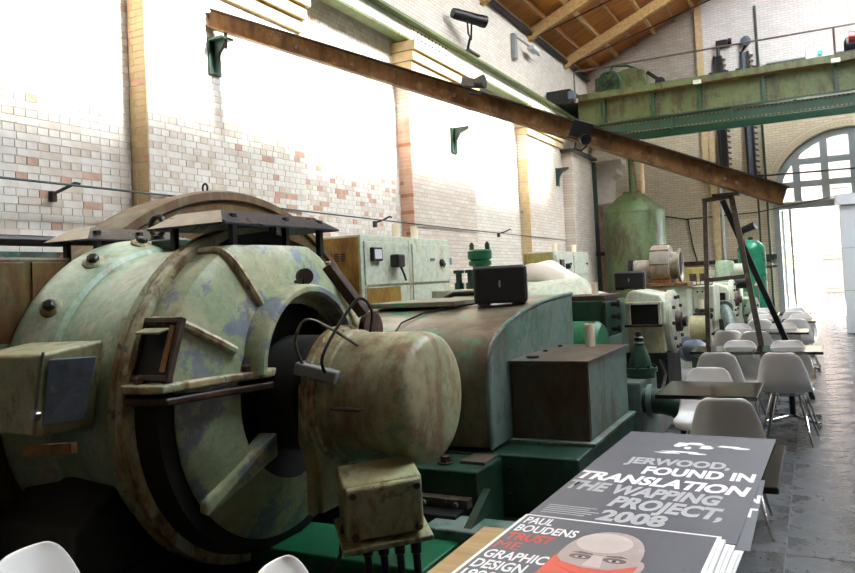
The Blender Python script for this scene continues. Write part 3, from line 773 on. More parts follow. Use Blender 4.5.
MB().lathe([(0, .1), (.55, .12), (.56, 0)], (-2.0, EY - .4, 2.62), (1, -.4, .35), 14).build('body', 'black', dp)
MB().tube([(-1.9, EY - .1, 2.2), (-1.95, EY - .3, 2.4), (-1.85, EY - .42, 2.62)], .025, 6).build('arm', 'steel', dp)

# ---- tanks
tk = thing('storage_tank', 'tall green riveted tank with cone top in the far left corner', 'tank', (-4.7, 22.6, 0))
MB().lathe([(0, .9), (3.3, .9), (3.42, .87), (3.8, .45), (3.9, .28), (3.95, .28), (3.95, 0)], (-4.72, 22.7, 0), (0, 0, 1), 40).build('shell', 'tank', tk)
for z in (1.9, 3.28): MB().lathe([(z, .9), (z, .915), (z + .05, .915), (z + .05, .9)], (-4.72, 22.7, 0), (0, 0, 1), 40).build('seam_band', 'tank', tk)
MB().tube([(-4.8, 23.15, 3.75), (-4.8, 23.15, 7.6)], .1, 10).build('riser_pipe', 'tank', tk)
MB().bar((-4.5, 22.4, 3.85), (-4.62, 22.4, 5.2), .05, .02).build('ladder', 'red', tk, 0)
MB().tube([(-4.3, 22.2, 3.85), (-4.3, 22.2, 5.4)], .05, 8).build('vent_pipe', 'cream', tk)
bo = thing('air_receiver', 'upright bright green air receiver with domed top near the arched door', 'tank', (-1.37, 20, 0))
MB().lathe([(0, .26), (.15, .26), (.15, .32)] + [(1.95 + .27 * math.sin(a * math.pi / 16), .32 * math.cos(a * math.pi / 16)) for a in range(9)], (-1.37, 20.0, 0), (0, 0, 1), 28).build('shell', 'bottle', bo)
MB().tube([(-1.12, 20, 1.55), (-.95, 20, 1.55), (-.85, 20.2, 1.55)], .04, 8).build('outlet', 'deep', bo)
MB().lathe([(0, .09), (.04, .09)], (-.97, 20, 1.55), (1, 0, 0), 14).build('flange', 'deep', bo)
MB().lathe([(0, .06), (.08, .06), (.1, .03)], (-1.37, 20, 2.2), (0, 0, 1), 12).build('valve', 'deep', bo)

# ================================================================== THE BIG MOTOR
MY, MZ = 3.67, 0.97
def rad(X, r, a): return Vector((X, MY + r * math.cos(math.radians(a)), MZ + r * math.sin(math.radians(a))))
mo = thing('electric_motor', 'huge pale green electric motor with domed end cover in the foreground', 'motor', (-3.2, MY, 0))
ORG = (0, MY, MZ); AXX = (1, 0, 0)
MB().lathe([(-4.18, .6), (-4.18, .98), (-4.14, 1.0), (-4.10, 1.0), (-3.87, .935), (-3.85, .905), (-3.78, .895), (-3.25, .94)], ORG, AXX, 72).build('stator_frame', 'pale2', mo, 30)
MB().lathe([(-3.26, .9), (-3.26, 1.0), (-3.24, 1.015), (-3.21, 1.0), (-3.18, 1.015), (-3.13, 1.01), (-3.12, .98), (-3.12, .9)], ORG, AXX, 72).build('joint_ring', 'ribm', mo, 25)
es = MB().lathe([(-3.13, .965), (-3.0, .965), (-2.96, .955), (-2.925, .92), (-2.90, .86), (-2.87, .75), (-2.84, .62), (-2.82, .53)], ORG, AXX, 96, -10, 171.5)
es.v = [(q[0], q[1], min(q[2], 1.86)) for q in es.v]          # flat deck on top
es.build('end_shield', 'pale', mo, 28)
MB().bar((-2.80, 4.42, 1.16), (-2.92, 4.18, 1.76), .03, .05, (1, 0, 0)).build('edge_rib', 'ribm', mo, 0, .008)
# round opening in the shield with its thick rim
MB().lathe([(-2.86, .42), (-2.86, .49), (-2.83, .50), (-2.72, .485), (-2.70, .47), (-2.70, .44), (-2.72, .425), (-2.86, .41)], (0, 3.70, 1.13), AXX, 48, 4, 180).build('opening_rim', 'pale', mo, 30)
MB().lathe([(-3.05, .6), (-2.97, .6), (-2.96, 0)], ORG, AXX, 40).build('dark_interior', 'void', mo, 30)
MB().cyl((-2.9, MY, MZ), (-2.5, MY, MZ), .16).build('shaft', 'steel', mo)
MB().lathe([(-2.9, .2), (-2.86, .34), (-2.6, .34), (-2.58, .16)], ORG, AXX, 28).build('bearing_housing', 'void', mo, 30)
# raised ribs on the shield
for a in (118, 150, 30):
    pth = [rad(-3.13, .968, a), rad(-3.0, .97, a), rad(-2.96, .96, a), rad(-2.92, .925, a), rad(-2.89, .86, a), rad(-2.86, .75, a), rad(-2.83, .60, a)]
    MB().tube(pth, .027, 8).build('rib', 'ribm', mo)
# split flange
fg = MB()
def split(z0, z1, rr, name, mat):
    q = MB(); P = []
    zc = z0 - MZ
    for X, r in ((-3.13, 1.04), (-2.97, 1.05), (-2.87, 1.0), (-2.80, .62)):
        P.append((X, MY - math.sqrt(max(r * rr * r * rr - zc * zc, 0))))
    pl = [(-3.13, 3.4)] + P + [(-2.76, 3.16), (-2.72, 3.3), (-2.74, 3.4)]
    q.prism(pl, 'Z', z0, z1); q.build(name, mat, mo, 0, .012, 3)
split(1.105, 1.15, 1.0, 'split_flange', 'ribm'); split(1.04, 1.08, .97, 'split_flange', 'rustdark')
for X, r in ((-3.05, 1.0), (-2.92, .94), (-2.80, .5)):
    y = MY - math.sqrt(r * r - .16 ** 2)
    MB().lathe([(0, .028), (.03, .028), (.04, .015)], (X, y + .01, 1.15), (0, 0, 1), 6).build('bolt', 'rustdark', mo, 20)
# inspection opening above the flange, rusty frame with a half-lifted flap
a0 = 164
ins = MB()
C0 = rad(-3.0, .965, 159)
tang = Vector((0, math.sin(math.radians(160)), -math.cos(math.radians(160)))); tang = Vector((0, -math.sin(math.radians(160)), math.cos(math.radians(160)))) * -1
nrm = Vector((0, math.cos(math.radians(160)), math.sin(math.radians(160))))
RR = Matrix((Vector((1, 0, 0)), nrm.cross(Vector((1, 0, 0))), nrm)).transposed()
iw, ih = .25, .30
fr = MB()
for s_ in (-1, 1):
    fr.obox(C0 + RR @ Vector((s_ * iw / 2, 0, .0)), (.025, ih, .035), RR); fr.obox(C0 + RR @ Vector((0, s_ * ih / 2, .0)), (iw + .025, .03, .035), RR)
ip = fr.build('inspection_frame', 'rustdark', mo, 0, .004)
MB().obox(C0 + RR @ Vector((0, 0, -.005)), (iw - .02, ih - .02, .018), RR).build('dark_opening', 'void', ip, 0)
fl_ = MB()
top = C0 + RR @ Vector((0, -ih / 2 + .05, .03)) if (RR @ Vector((0, -1, 0))).z > 0 else C0 + RR @ Vector((0, ih / 2 - .05, .03))
MB().obox(top + Vector((-.02, -.02, -.01)), (iw - .08, .07, .01), (.25, 0, 0)).build('flap', 'olive', ip, 0)
MB().obox(C0 + RR @ Vector((.09, 0, .02)), (.02, ih * .8, .02), RR).build('stay', 'rust', ip, 0)
# lower cover plates and gusset
MB().lathe([(-3.13, .955), (-2.98, .93), (-2.965, .84)], ORG, AXX, 30, 171, 300).build('dark_grille', 'void', mo, 30)
MB().lathe([(-2.99, .83), (-2.95, .85), (-2.93, .83), (-2.86, .65), (-2.82, .5)], ORG, AXX, 40, 171, 300).build('lower_cover', 'pale', mo, 30)
MB().hexa([(-2.95, 2.96, .44), (-2.88, 2.96, .42), (-2.74, 3.38, .66), (-2.9, 3.38, .62), (-2.95, 2.97, .50), (-2.89, 2.96, .50), (-2.71, 3.34, .80), (-2.86, 3.36, .79)]).build('gusset', 'pale', mo, 0, .015)
MB().prism([(2.55, .1), (4.8, .1), (4.8, .4), (4.5, .62), (2.9, .62), (2.6, .4)], 'X', -4.1, -3.42).build('cradle', 'pitfloor', mo, 0, .02)
MB().box(-4.5, -3.42, 2.35, 5.0, -.05, .1).build('bed_plate', 'pitfloor', mo, 0, .01)
# bosses with bolts on the stator band, lifting eyes
for a in (119.5, 143.4, 96, 166):
    p = rad(-3.985, .965, a); n = ((p - Vector((-3.985, MY, MZ))).normalized() * .95 + Vector((.45, 0, 0))).normalized()
    bs = MB().lathe([(0, .068), (.012, .066), (.022, .05), (.024, .03)], p, n, 18).build('boss', 'ribm', mo, 30)
    MB().lathe([(.018, .036), (.05, .036), (.056, .024), (.056, 0)], p, n, 6).build('bolt', 'black', bs, 20)
ey = MB().lathe([(0, .05), (.03, .045), (.035, .02)], (-3.99, 3.72, 1.965), (0, 0, 1), 16).build('lifting_eye', 'black', mo)
MB().tube([(-3.99 + .058 * math.cos(t * .2618), 3.72, 2.06 + .07 * math.sin(t * .2618)) for t in range(24)], .02, 8, closed=True).build('ring', 'black', ey)
MB().obox((-3.86, 3.72, 1.925), (.22, .16, .07)).build('eye_pad', 'deep', mo, 0, .01)
# canopies: shallow hipped trays on legs over the air outlets
def canopy(x0, x1, y0, y1, z, legs, name):
    ov = .12
    c = MB()
    b = [(x0, y0, z), (x1, y0, z), (x1, y1, z), (x0, y1, z)]; t = [(x0 + ov, y0 + ov, z + .085), (x1 - ov, y0 + ov, z + .085), (x1 - ov, y1 - ov, z + .085), (x0 + ov, y1 - ov, z + .085)]
    b2 = [(p[0], p[1], p[2] - .012) for p in b]; t2 = [(p[0], p[1], p[2] - .012) for p in t]
    c.add(b + t, [(0, 1, 5, 4), (1, 2, 6, 5), (2, 3, 7, 6), (3, 0, 4, 7), (4, 5, 6, 7)])
    c.add(b2 + t2, [(0, 1, 5, 4), (1, 2, 6, 5), (2, 3, 7, 6), (3, 0, 4, 7), (4, 5, 6, 7)])
    c.add(b + b2, [(0, 1, 5, 4), (1, 2, 6, 5), (2, 3, 7, 6), (3, 0, 4, 7)])
    c.mi[0] = 1  # near sloping side coloured cream, the other faces blue black
    o = c.build(name, ['canopy', 'nearside'], mo, 0)
    for (x, y, zb) in legs: MB().box(x - .018, x + .018, y - .018, y + .018, zb, z + .06).build('leg', 'black', o, 0)
    return o
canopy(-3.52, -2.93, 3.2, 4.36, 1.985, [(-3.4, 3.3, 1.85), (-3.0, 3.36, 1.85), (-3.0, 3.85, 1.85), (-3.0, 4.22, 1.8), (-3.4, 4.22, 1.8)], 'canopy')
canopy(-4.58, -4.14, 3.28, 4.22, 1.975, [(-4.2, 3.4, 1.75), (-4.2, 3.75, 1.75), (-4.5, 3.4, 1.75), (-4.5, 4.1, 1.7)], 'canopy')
MB().prism([(3.3, 1.84), (4.3, 1.84), (4.1, 1.9), (3.8, 1.965), (3.5, 1.93)], 'X', -3.12, -3.1).build('outlet_screen', 'void', mo, 0)
# slip-ring cover: the dome
dm = MB().lathe([(-2.43, .30), (-2.43, .375), (-2.38, .375), (-2.37, .36), (-1.97, .36), (-1.935, .355), (-1.905, .341), (-1.885, .318), (-1.872, .28), (-1.86, .2), (-1.852, .1), (-1.85, 0)], (0, MY + .02, MZ - .01), AXX, 56).build('dome_cover', 'dome', mo, 40)
MB().lathe([(-2.52, .33), (-2.52, .40), (-2.475, .405), (-2.47, .39), (-2.44, .39), (-2.435, .36)], (0, MY + .02, MZ - .01), AXX, 48).build('cover_flange', 'ribm', mo, 30)
hy = MY - .36
MB().tube([(-2.3, hy, .955), (-2.3, hy - .035, .955), (-2.12, hy - .035, .95), (-2.12, hy, .95)], .011, 8).build('handle', 'rustdark', dm)
MB().prism([(3.36, 1.05), (3.5, 1.2), (3.62, 1.22), (3.62, .35), (3.4, .35), (3.4, .62), (3.34, .75)], 'X', -2.58, -2.47).build('cover_bracket', 'olive', mo, 0, .015)
MB().box(-2.54, -2.5, 3.36, 3.4, .35, .72).build('bracket_rib', 'olive', mo, 0, .005)
# lever, lug and junction box in the opening
MB().bar((-2.4, 3.8, 1.42), (-2.55, 3.66, 1.72), .05, .07, (1, 0, 0)).build('lever', 'rustdark', mo, 0, .005)
MB().lathe([(-2.44, 0), (-2.44, .11), (-2.40, .11), (-2.40, 0)], (0, 3.9, 1.32), AXX, 20).build('link_disc', 'rustdark', mo, 30)
lg = MB().lathe([(0, .05), (.04, .05)], (-2.76, 3.70, 1.66), (.9, -.6, 0), 16).build('lug', 'rustdark', mo, 30)
MB().box(-2.80, -2.73, 3.66, 3.72, 1.58, 1.64).build('lug_foot', 'black', lg, 0)
gb = thing('socket_strip', 'grey plastic socket box with leads inside the motor opening', 'socket box', (-2.42, 3.5, 1.08))
MB().obox((-2.43, 3.36, 1.13), (.26, .1, .07), (0, .22, .1)).build('body', 'frame', gb, 0, .01)
for k, pa in enumerate(([(-2.5, 3.33, 1.15), (-2.52, 3.28, 1.3), (-2.46, 3.3, 1.42), (-2.36, 3.4, 1.36), (-2.2, 3.55, 1.2)], [(-2.36, 3.33, 1.12), (-2.36, 3.3, 1.22), (-2.3, 3.4, 1.4), (-2.24, 3.5, 1.52), (-2.2, 3.56, 1.45), (-2.24, 3.6, 1.33)])):
    sm = []
    for i in range(len(pa) - 1):
        for t in range(4):
            pm = [Vector(pa[max(i - 1, 0)]), Vector(pa[i]), Vector(pa[i + 1]), Vector(pa[min(i + 2, len(pa) - 1)])]; u = t / 4
            sm.append(.5 * ((2 * pm[1]) + (pm[2] - pm[0]) * u + (2 * pm[0] - 5 * pm[1] + 4 * pm[2] - pm[3]) * u * u + (3 * pm[1] - pm[0] - 3 * pm[2] + pm[3]) * u ** 3))
    sm.append(Vector(pa[-1])); MB().tube(sm, .009, 6).build('lead', 'steel' if k == 0 else 'black', gb)
# hopper shaped terminal hood on the near side
th = MB().hexa([(-3.92, 2.42, .92), (-3.49, 2.42, .91), (-3.46, 2.75, .91), (-3.92, 2.75, .92), (-3.96, 2.4, 1.32), (-3.39, 2.4, 1.33), (-3.36, 2.75, 1.37), (-3.96, 2.75, 1.36)]).build('terminal_hood', 'olive', mo, 0, .02, 3)
MB().hexa([(-3.47, 2.45, .97), (-3.40, 2.64, .97), (-3.44, 2.68, .97), (-3.51, 2.5, .97), (-3.37, 2.43, 1.30), (-3.32, 2.66, 1.29), (-3.36, 2.70, 1.29), (-3.42, 2.47, 1.30)]).build('hood_side', 'bluegrey', mo, 0, .004)
MB().obox((-3.46, 2.41, 1.03), (.05, .04, .05), (0, .5, 0)).build('catch', 'silver', mo, 0, .01)
MB().tube([(-3.385, 2.41, 1.34), (-3.42, 2.405, 1.2), (-3.46, 2.41, 1.04)], .008, 6).build('cord', 'teal', mo)
MB().obox((-3.86, 2.40, 1.12), (.07, .012, .06)).build('plate', 'rust', mo, 0)
MB().bar((-3.6, 2.45, .84), (-3.3, 2.5, .86), .04, .05).build('ledge', 'rust', mo, 0)
# rubble of pipework under the motor
up_ = thing('pit_pipe', 'rusty pipe lying in the dark pit under the motor', 'pipe', (-3.2, 2.3, .1))
MB().tube([(-3.6, 2.1, .12), (-3.1, 2.4, .22), (-2.6, 2.3, .14)], .05, 10).build('pipe', 'rustdark', up_)
MB().lathe([(0, .08), (.04, .08)], (-3.1, 2.4, .22), (1, .1, 0), 14).build('flange', 'rustdark', up_)
gp = thing('green_bed_frame', 'bright green bed frame on the pit floor beside the junction box', 'machine bed', (-2.6, 3.8, -.05))
MB().box(-3.3, -1.95, 3.55, 4.05, -.05, .06).build('plate', 'bright', gp, 0, .01)
MB().box(-2.2, -1.62, 4.02, 4.3, -.05, .12).build('beam', 'teal', gp, 0, .01)
MB().prism([(4.08, .12), (4.4, .12), (4.4, .27)], 'X', -1.95, -1.9).build('wedge', 'deep', gp, 0)

# ---- cable junction box on its conduits
jb = thing('junction_box', 'tilted olive junction box on black conduits below the dome cover', 'junction box', (-2.0, 3.3, 0))
RJ = Euler((.2, -.06, .72)).to_matrix(); cj = Vector((-2.06, 3.33, .50))
MB().obox(cj, (.40, .26, .30), RJ).build('body', 'olive', jb, 0, .02, 3)
ld = MB().obox(cj + RJ @ Vector((.0, -.15, .01)), (.38, .035, .28), RJ).build('lid', 'olive', jb, 0, .02, 3)
for a in (-1, 1):
    for b in (-1, 1): MB().lathe([(0, .02), (.015, .018), (.018, 0)], cj + RJ @ Vector((a * .16, -.168, .01 + b * .11)), RJ @ Vector((0, -1, 0)), 10).build('screw', 'rustdark', ld)
MB().obox(cj + RJ @ Vector((0, -.02, -.165)), (.46, .34, .03), RJ).build('base_flange', 'olive', jb, 0, .008)
MB().obox(cj + RJ @ Vector((0, -.0, -.2)), (.34, .24, .05), RJ).build('gland_plate', 'rustdark', jb, 0, .008)
for k in range(4):
    p = cj + RJ @ Vector((-.09 + .08 * k, -.05 - .02 * k, -.22))
    MB().lathe([(0, .028), (.05, .028), (.055, .02), (.34, .02)], p, Vector((.05, .0, -1)), 10).build('conduit', 'black', jb, 30)
MB().tube([cj + RJ @ Vector((-.2, 0, -.12)), cj + RJ @ Vector((-.23, -.05, -.25)), cj + RJ @ Vector((-.3, -.05, -.35)), (-2.35, 3.15, .05)], .01, 6).build('lead', 'black', jb)

# ---- flywheel housing behind
fh = thing('flywheel_housing', 'big rust stained semicircular flywheel housing behind the motor', 'housing', (-5.0, 5.3, 0))
FO = (0, 5.42, .17)
MB().lathe([(-5.25, 0), (-5.25, 2.29), (-5.22, 2.34), (-4.85, 2.36), (-4.8, 2.34), (-4.79, 2.27), (-4.82, 2.25), (-4.82, 0)], FO, AXX, 64, 38, 146).build('shell', 'rustpanel', fh, 30)
MB().box(-5.22, -4.84, 3.5, 7.0, -.05, 1.45).build('base', 'rustpanel', fh, 0, .01)
lo = MB().tube([(-5.0 + .03 * math.cos(t * .5236), 5.25, 2.56 + .04 * math.sin(t * .5236)) for t in range(12)], .01, 6, closed=True).build('lifting_eye', 'black', fh)
# ---- rusty sheet cabinet on the left edge
lc = thing('sheet_steel_casing', 'rusty green sheet steel casing at the left edge beside the motor', 'casing', (-4.6, 2.9, 0))
MB().box(-4.95, -4.3, 2.2, 3.28, -.05, 1.86).build('body', 'rustpanel', lc, 0, .015)
MB().box(-4.3, -4.285, 2.22, 2.94, .3, 1.83).build('panel', 'rustpanel', lc, 0, .004)
MB().box(-4.3, -4.285, 2.99, 3.27, .3, 1.83).build('panel', 'rustpanel', lc, 0, .004)
MB().box(-4.30, -4.27, 2.2, 3.2, 1.3, 1.345).build('ledge', 'pale2', lc, 0)

# ================================================================== GEAR COWL UNIT
cw = thing('gear_cowl', 'long arched brown and teal machine cowl with speaker on its top', 'cowl', (-2.9, 5.9, 0))
prof = [(4.89, .40), (4.88, .85), (4.91, 1.0), (4.98, 1.11), (5.1, 1.19), (5.35, 1.265), (5.7, 1.33), (6.07, 1.372), (6.6, 1.40), (7.0, 1.41), (7.0, .40)]
MB().prism(prof, 'X', -3.7, -2.1).build('shell', 'cowl', cw, 40, .012)
inset = [(y * .985 + 5.9 * .015, z * .99) for y, z in prof]
MB().prism(inset, 'X', -2.11, -2.075).build('end_plate', 'teal', cw, 30, .012)
pth = [(-2.085, y, z) for y, z in prof[:-1]]
MB().tube(pth, .018, 8).build('edge_bead', 'teal', cw)
MB().box(-3.6, -2.74, 5.75, 6.9, 1.37, 1.415).build('top_plate', 'cowl', cw, 0, .008)
bxm = thing('oil_tank_box', 'dark brown rectangular oil box bolted to the teal cowl end', 'tank', (-1.78, 5.9, .4))
MB().box(-2.07, -1.49, 5.28, 6.5, .40, .955).build('body', 'boxm', bxm, 0, .008)
MB().box(-2.09, -1.47, 5.25, 6.53, .955, .975).build('lid', 'boxm', bxm, 0, .004)
MB().box(-1.489, -1.484, 5.3, 6.48, .42, .95).build('side_panel', 'teal', bxm, 0)
MB().box(-2.09, -1.44, 5.22, 6.55, .375, .40).build('base_flange', 'teal', bxm, 0, .004)
for y in (5.5, 5.9, 6.3):
    MB().lathe([(0, .02), (.015, .018), (.018, 0)], (-2.0, y, .975), (0, 0, 1), 8).build('screw', 'black', bxm)
MB().lathe([(0, .05), (.015, .05), (.02, .03)], (-1.95, 5.45, .975), (0, 0, 1), 16).build('filler_cap', 'black', bxm)
bs = thing('machine_base', 'deep green cast iron machine base under the cowl and oil box', 'machine base', (-2.6, 5.6, 0))
MB().box(-3.8, -1.46, 4.86, 6.6, -.05, .375).build('plinth', 'deep', bs, 0, .012)
MB().box(-3.4, -2.0, 4.42, 4.86, -.05, .36).build('front_step', 'deep', bs, 0, .012)
MB().box(-3.4, -2.04, 4.34, 4.46, .14, .2).build('step_flange', 'steel', bs, 0, .004)
MB().box(-3.4, -2.06, 4.2, 4.42, -.05, .14).build('lower_step', 'black', bs, 0, .006)
for x in (-2.6, -2.35, -2.12): MB().lathe([(0, .02), (.02, .018), (.024, 0)], (x, 4.34, .165), (0, -1, 0), 8).build('rivet', 'teal', bs)
nt = MB().lathe([(0, .055), (.012, .055)], (-2.3, 4.58, .36), (0, 0, 1), 18).build('washer', 'rustdark', bs, 30)
MB().lathe([(.012, .036), (.05, .036), (.055, .025)], (-2.3, 4.58, .36), (0, 0, 1), 6).build('nut', 'rustdark', nt, 20)
MB().box(-2.2, -2.02, 4.6, 4.84, .36, .38).build('shim', 'steel', bs, 0)
for z in (.1, .28): MB().lathe([(0, .02), (.015, .016), (.018, 0)], (-1.95, 4.86, z), (0, -1, 0), 8).build('bolt', 'black', bs)
MB().box(-1.95, -1.40, 6.6, 7.35, -.05, .63).build('end_block', 'teal', bs, 0, .015)
# ---- loudspeakers
def speaker(x, y, z, rz, label, sw=.45, sh=.33, sd_=.26):
    t = thing('loudspeaker', label, 'speaker', (x, y, z), 'loudspeakers on the machines')
    T = Matrix.Translation((x, y, z)) @ Matrix.Rotation(rz, 4, 'Z')
    def ob(mb, n, m, p, **k):
        mb.v = [tuple(T @ Vector(q)) for q in mb.v]; return mb.build(n, m, p, **k)
    b = ob(MB().box(-sw / 2, sw / 2, -sd_ / 2 + .03, sd_ / 2, .012, sh), 'cabinet', 'blackplastic', t, angle=0, bevel=.03, seg=3)
    g = ob(MB().box(-sw / 2 + .012, sw / 2 - .012, -sd_ / 2, -sd_ / 2 + .04, .022, sh - .01), 'grille', 'grille', t, angle=0, bevel=.02, seg=3)
    ob(MB().box(-.008, .008, -sd_ / 2 - .004, -sd_ / 2 + .002, sh * .45, sh * .62), 'badge', 'silver', g, angle=0)
    for s_ in (-1, 1): ob(MB().box(s_ * sw * .32 - .05, s_ * sw * .32 + .05, -.08, .08, 0, .02), 'foot', 'blackplastic', t, angle=0)
    return t
speaker(-2.39, 5.97, 1.368, .32, 'large black loudspeaker sitting on top of the arched cowl')
spd = thing('speaker_lead', 'thin black lead trailing over the cowl from the loudspeaker', 'cable', (-2.8, 6, 1.4))
MB().tube([(-2.62, 6.05, 1.385), (-2.72, 5.85, 1.37), (-2.95, 5.6, 1.33), (-3.0, 5.3, 1.268), (-2.95, 5.0, 1.14)], .008, 6).build('lead', 'black', spd)
def candle(x, y, z, r, h, label, name='pillar_candle'):
    o = MB().lathe([(0, r), (h, r), (h + .004, r * .92), (h - .008, r * .7), (h - .012, 0)], (x, y, z), (0, 0, 1), 18).build('wax', 'candle', None, 30)
    t = thing(name, label, 'candle', (x, y, z), 'ivory pillar candles'); o.parent = t; o.matrix_parent_inverse = winv(t)
    MB().cyl((x, y, z + h - .012), (x, y, z + h + .012), .004, None, 6).build('wick', 'black', t)
candle(-1.735, 6.3, .975, .042, .19, 'ivory pillar candle standing on the dark oil box')
# dust sheet on the machine behind

# ================================================================== CABINETS ALONG THE WALL
def cabinet_row(y0, y1, n, endmat, label, lname, zt=2.17, panels=True, vents=(3, 1)):
    t = thing('control_cabinet', label, 'cabinet', (-4.95, (y0 + y1) / 2, 0), 'control cabinets along the wall')
    MB().box(-5.3, -4.62, y0, y1, -.05, zt).build('body', 'cabpale', t, 0, .012)
    MB().box(-5.27, -4.65, y0 - .012, y0 + .004, .1, zt - .03).build('end_panel', endmat, t, 0)
    wd = (y1 - y0) / n
    for k in range(n):
        a = y0 + k * wd
        d_ = MB().box(-4.62, -4.598, a + .06, a + wd - .04, 1.58, zt - .08).build('door', 'cabpale', t, 0, .006)
        MB().box(-4.62, -4.603, a + .06, a + wd - .04, .3, 1.55).build('lower_door', 'cabpale', t, 0, .006)
        MB().tube([(-4.6, a + wd * .78, 1.82), (-4.56, a + wd * .78, 1.82), (-4.56, a + wd * .74, 1.78)], .012, 6).build('handle', 'black', d_)
    for j in range(vents[1]):
        for k in range(vents[0]):
            x = -5.06 + .09 * k
            for q in range(4): MB().box(x, x + .06, y0 - .02, y0 - .01, zt - .3 - j * 1.0 + q * .025, zt - .285 - j * 1.0 + q * .025).build('vent', 'rustdark', t, 0)
    return t
c1 = cabinet_row(7.29, 8.44, 1, 'cabyel', 'pale green control cabinet with yellowed end, meter and black plug', 'a')
MB().box(-4.6, -4.55, 7.46, 7.68, 1.86, 2.02).build('meter', 'black', c1, 0, .01)
MB().box(-4.552, -4.545, 7.49, 7.65, 1.885, 1.995).build('meter_glass', 'panelw', c1, 0)
pg = MB().box(-4.6, -4.48, 7.92, 8.1, 1.78, 1.94).build('plug', 'black', c1, 0, .02)
MB().tube([(-4.52, 8.03, 1.8), (-4.5, 8.08, 1.7), (-4.52, 8.16, 1.62)], .014, 6).build('lead', 'black', pg)
MB().box(-4.6, -4.597, 7.36, 8.15, 1.2, 1.545).build('stained_panel', 'cabyel', c1, 0)
c2 = cabinet_row(8.45, 9.64, 1, 'cabpale', 'pale green control cabinet beside the first, with small black knob', 'b', 2.165, vents=(0, 0))
MB().box(-4.6, -4.59, 9.0, 9.12, 1.86, 1.9).build('name_plate', 'steel', c2, 0)
MB().lathe([(0, .05), (.03, .05), (.05, .03)], (-4.6, 9.32, 1.84), (1, 0, 0), 12).build('knob', 'black', c2)
MB().lathe([(0, 0), (0, .17), (.03, .17), (.03, 0)], (-4.9, 9.66, 1.86), (0, 1, 0), 20).build('end_disc', 'cabpale', c2, 30)
MB().lathe([(0, .03), (.06, .03), (.07, 0)], (-4.85, 9.69, 1.9), (0, 1, 0), 10).build('end_knob', 'black', c2)
MB().box(-5.0, -4.8, 9.65, 10.1, 1.82, 1.92).build('side_duct', 'bluegrey', c2, 0)
c3 = cabinet_row(14.5, 17.0, 2, 'cabolive', 'far control cabinet with olive yellow end and slotted vents', 'c', 2.07, vents=(4, 2))
MB().box(-4.6, -4.55, 14.75, 14.95, 1.72, 1.9).build('meter', 'black', c3, 0, .01)
MB().lathe([(0, .06), (.08, .06), (.1, .03)], (-4.6, 15.2, 1.76), (1, 0, 0), 10).build('knob', 'black', c3)
for x, y, z, lab in ((-4.75, 8.36, 2.17, 'ivory candle on first pale cabinet, beside the cabinet joint'), (-4.75, 8.86, 2.165, 'ivory candle on the second pale cabinet beside orange pier'), (-4.75, 14.95, 2.07, 'ivory candle on the far cabinet nearest its olive end'), (-4.75, 16.35, 2.07, 'ivory candle on the far cabinet toward the corner pier')):
    candle(x, y, z, .05, .17, lab)

# ================================================================== MACHINES BEYOND THE COWL
mb2 = thing('second_motor', 'long green motor body behind the cowl, under the dust sheet', 'motor', (-3.2, 9.8, 0))
MB().box(-4.3, -2.3, 7.6, 11.6, -.05, 1.2).build('bed', 'deep', mb2, 0, .02)
MB().lathe([(-4.3, .55), (-4.2, .7), (-2.6, .7), (-2.5, .55), (-2.3, .5)], (0, 9.2, .85), AXX, 36).build('casing', 'cabpale', mb2)
MB().tube([(-4.2, 7.9, 1.22), (-3.9, 8.2, 1.42), (-3.4, 8.3, 1.42), (-3.1, 8.3, 1.3)], .03, 8).build('pipe', 'black', mb2)
for k in range(3):
    MB().lathe([(0, .06), (.1, .06), (.1, .04), (.22, .04), (.22, .07), (.26, .07)], (-4.0 + .16 * k, 8.6, 1.45), (0, 0, 1), 12).build('valve', 'deep', mb2, 30)
MB().box(-4.3, -3.3, 8.4, 8.8, 1.2, 1.47).build('valve_block', 'cabpale', mb2, 0, .02)
gpm = thing('green_pump', 'dark green pump column with twin studs behind the loudspeaker', 'pump', (-3.85, 9.0, 1.2))
MB().lathe([(1.2, .12), (1.75, .1), (1.77, .15), (1.82, .15), (1.83, .12), (1.86, .16), (1.95, .16), (1.97, .13)], (-3.88, 9.02, 0), (0, 0, 1), 20).build('column', 'bright', gpm, 30)
for s_ in (-1, 1): MB().lathe([(1.95, .03), (2.03, .035), (2.07, .015)], (-3.88 + s_ * .11, 9.02, 0), (0, 0, 1), 8).build('stud', 'deep', gpm)
wd_ = thing('white_lamp_dome', 'white rounded lamp dome just behind the loudspeaker', 'dome', (-2.95, 7.7, 1.2))
MB().lathe([(1.2, .16), (1.62, .16)] + [(1.62 + .09 * math.sin(a * math.pi / 12), .16 * math.cos(a * math.pi / 12)) for a in range(1, 7)], (-3.0, 7.85, 0), (0, 0, 1), 24).build('dome', 'white', wd_)
MB().lathe([(1.60, .17), (1.62, .17)], (-3.0, 7.85, 0), (0, 0, 1), 24).build('rim', 'black', wd_)
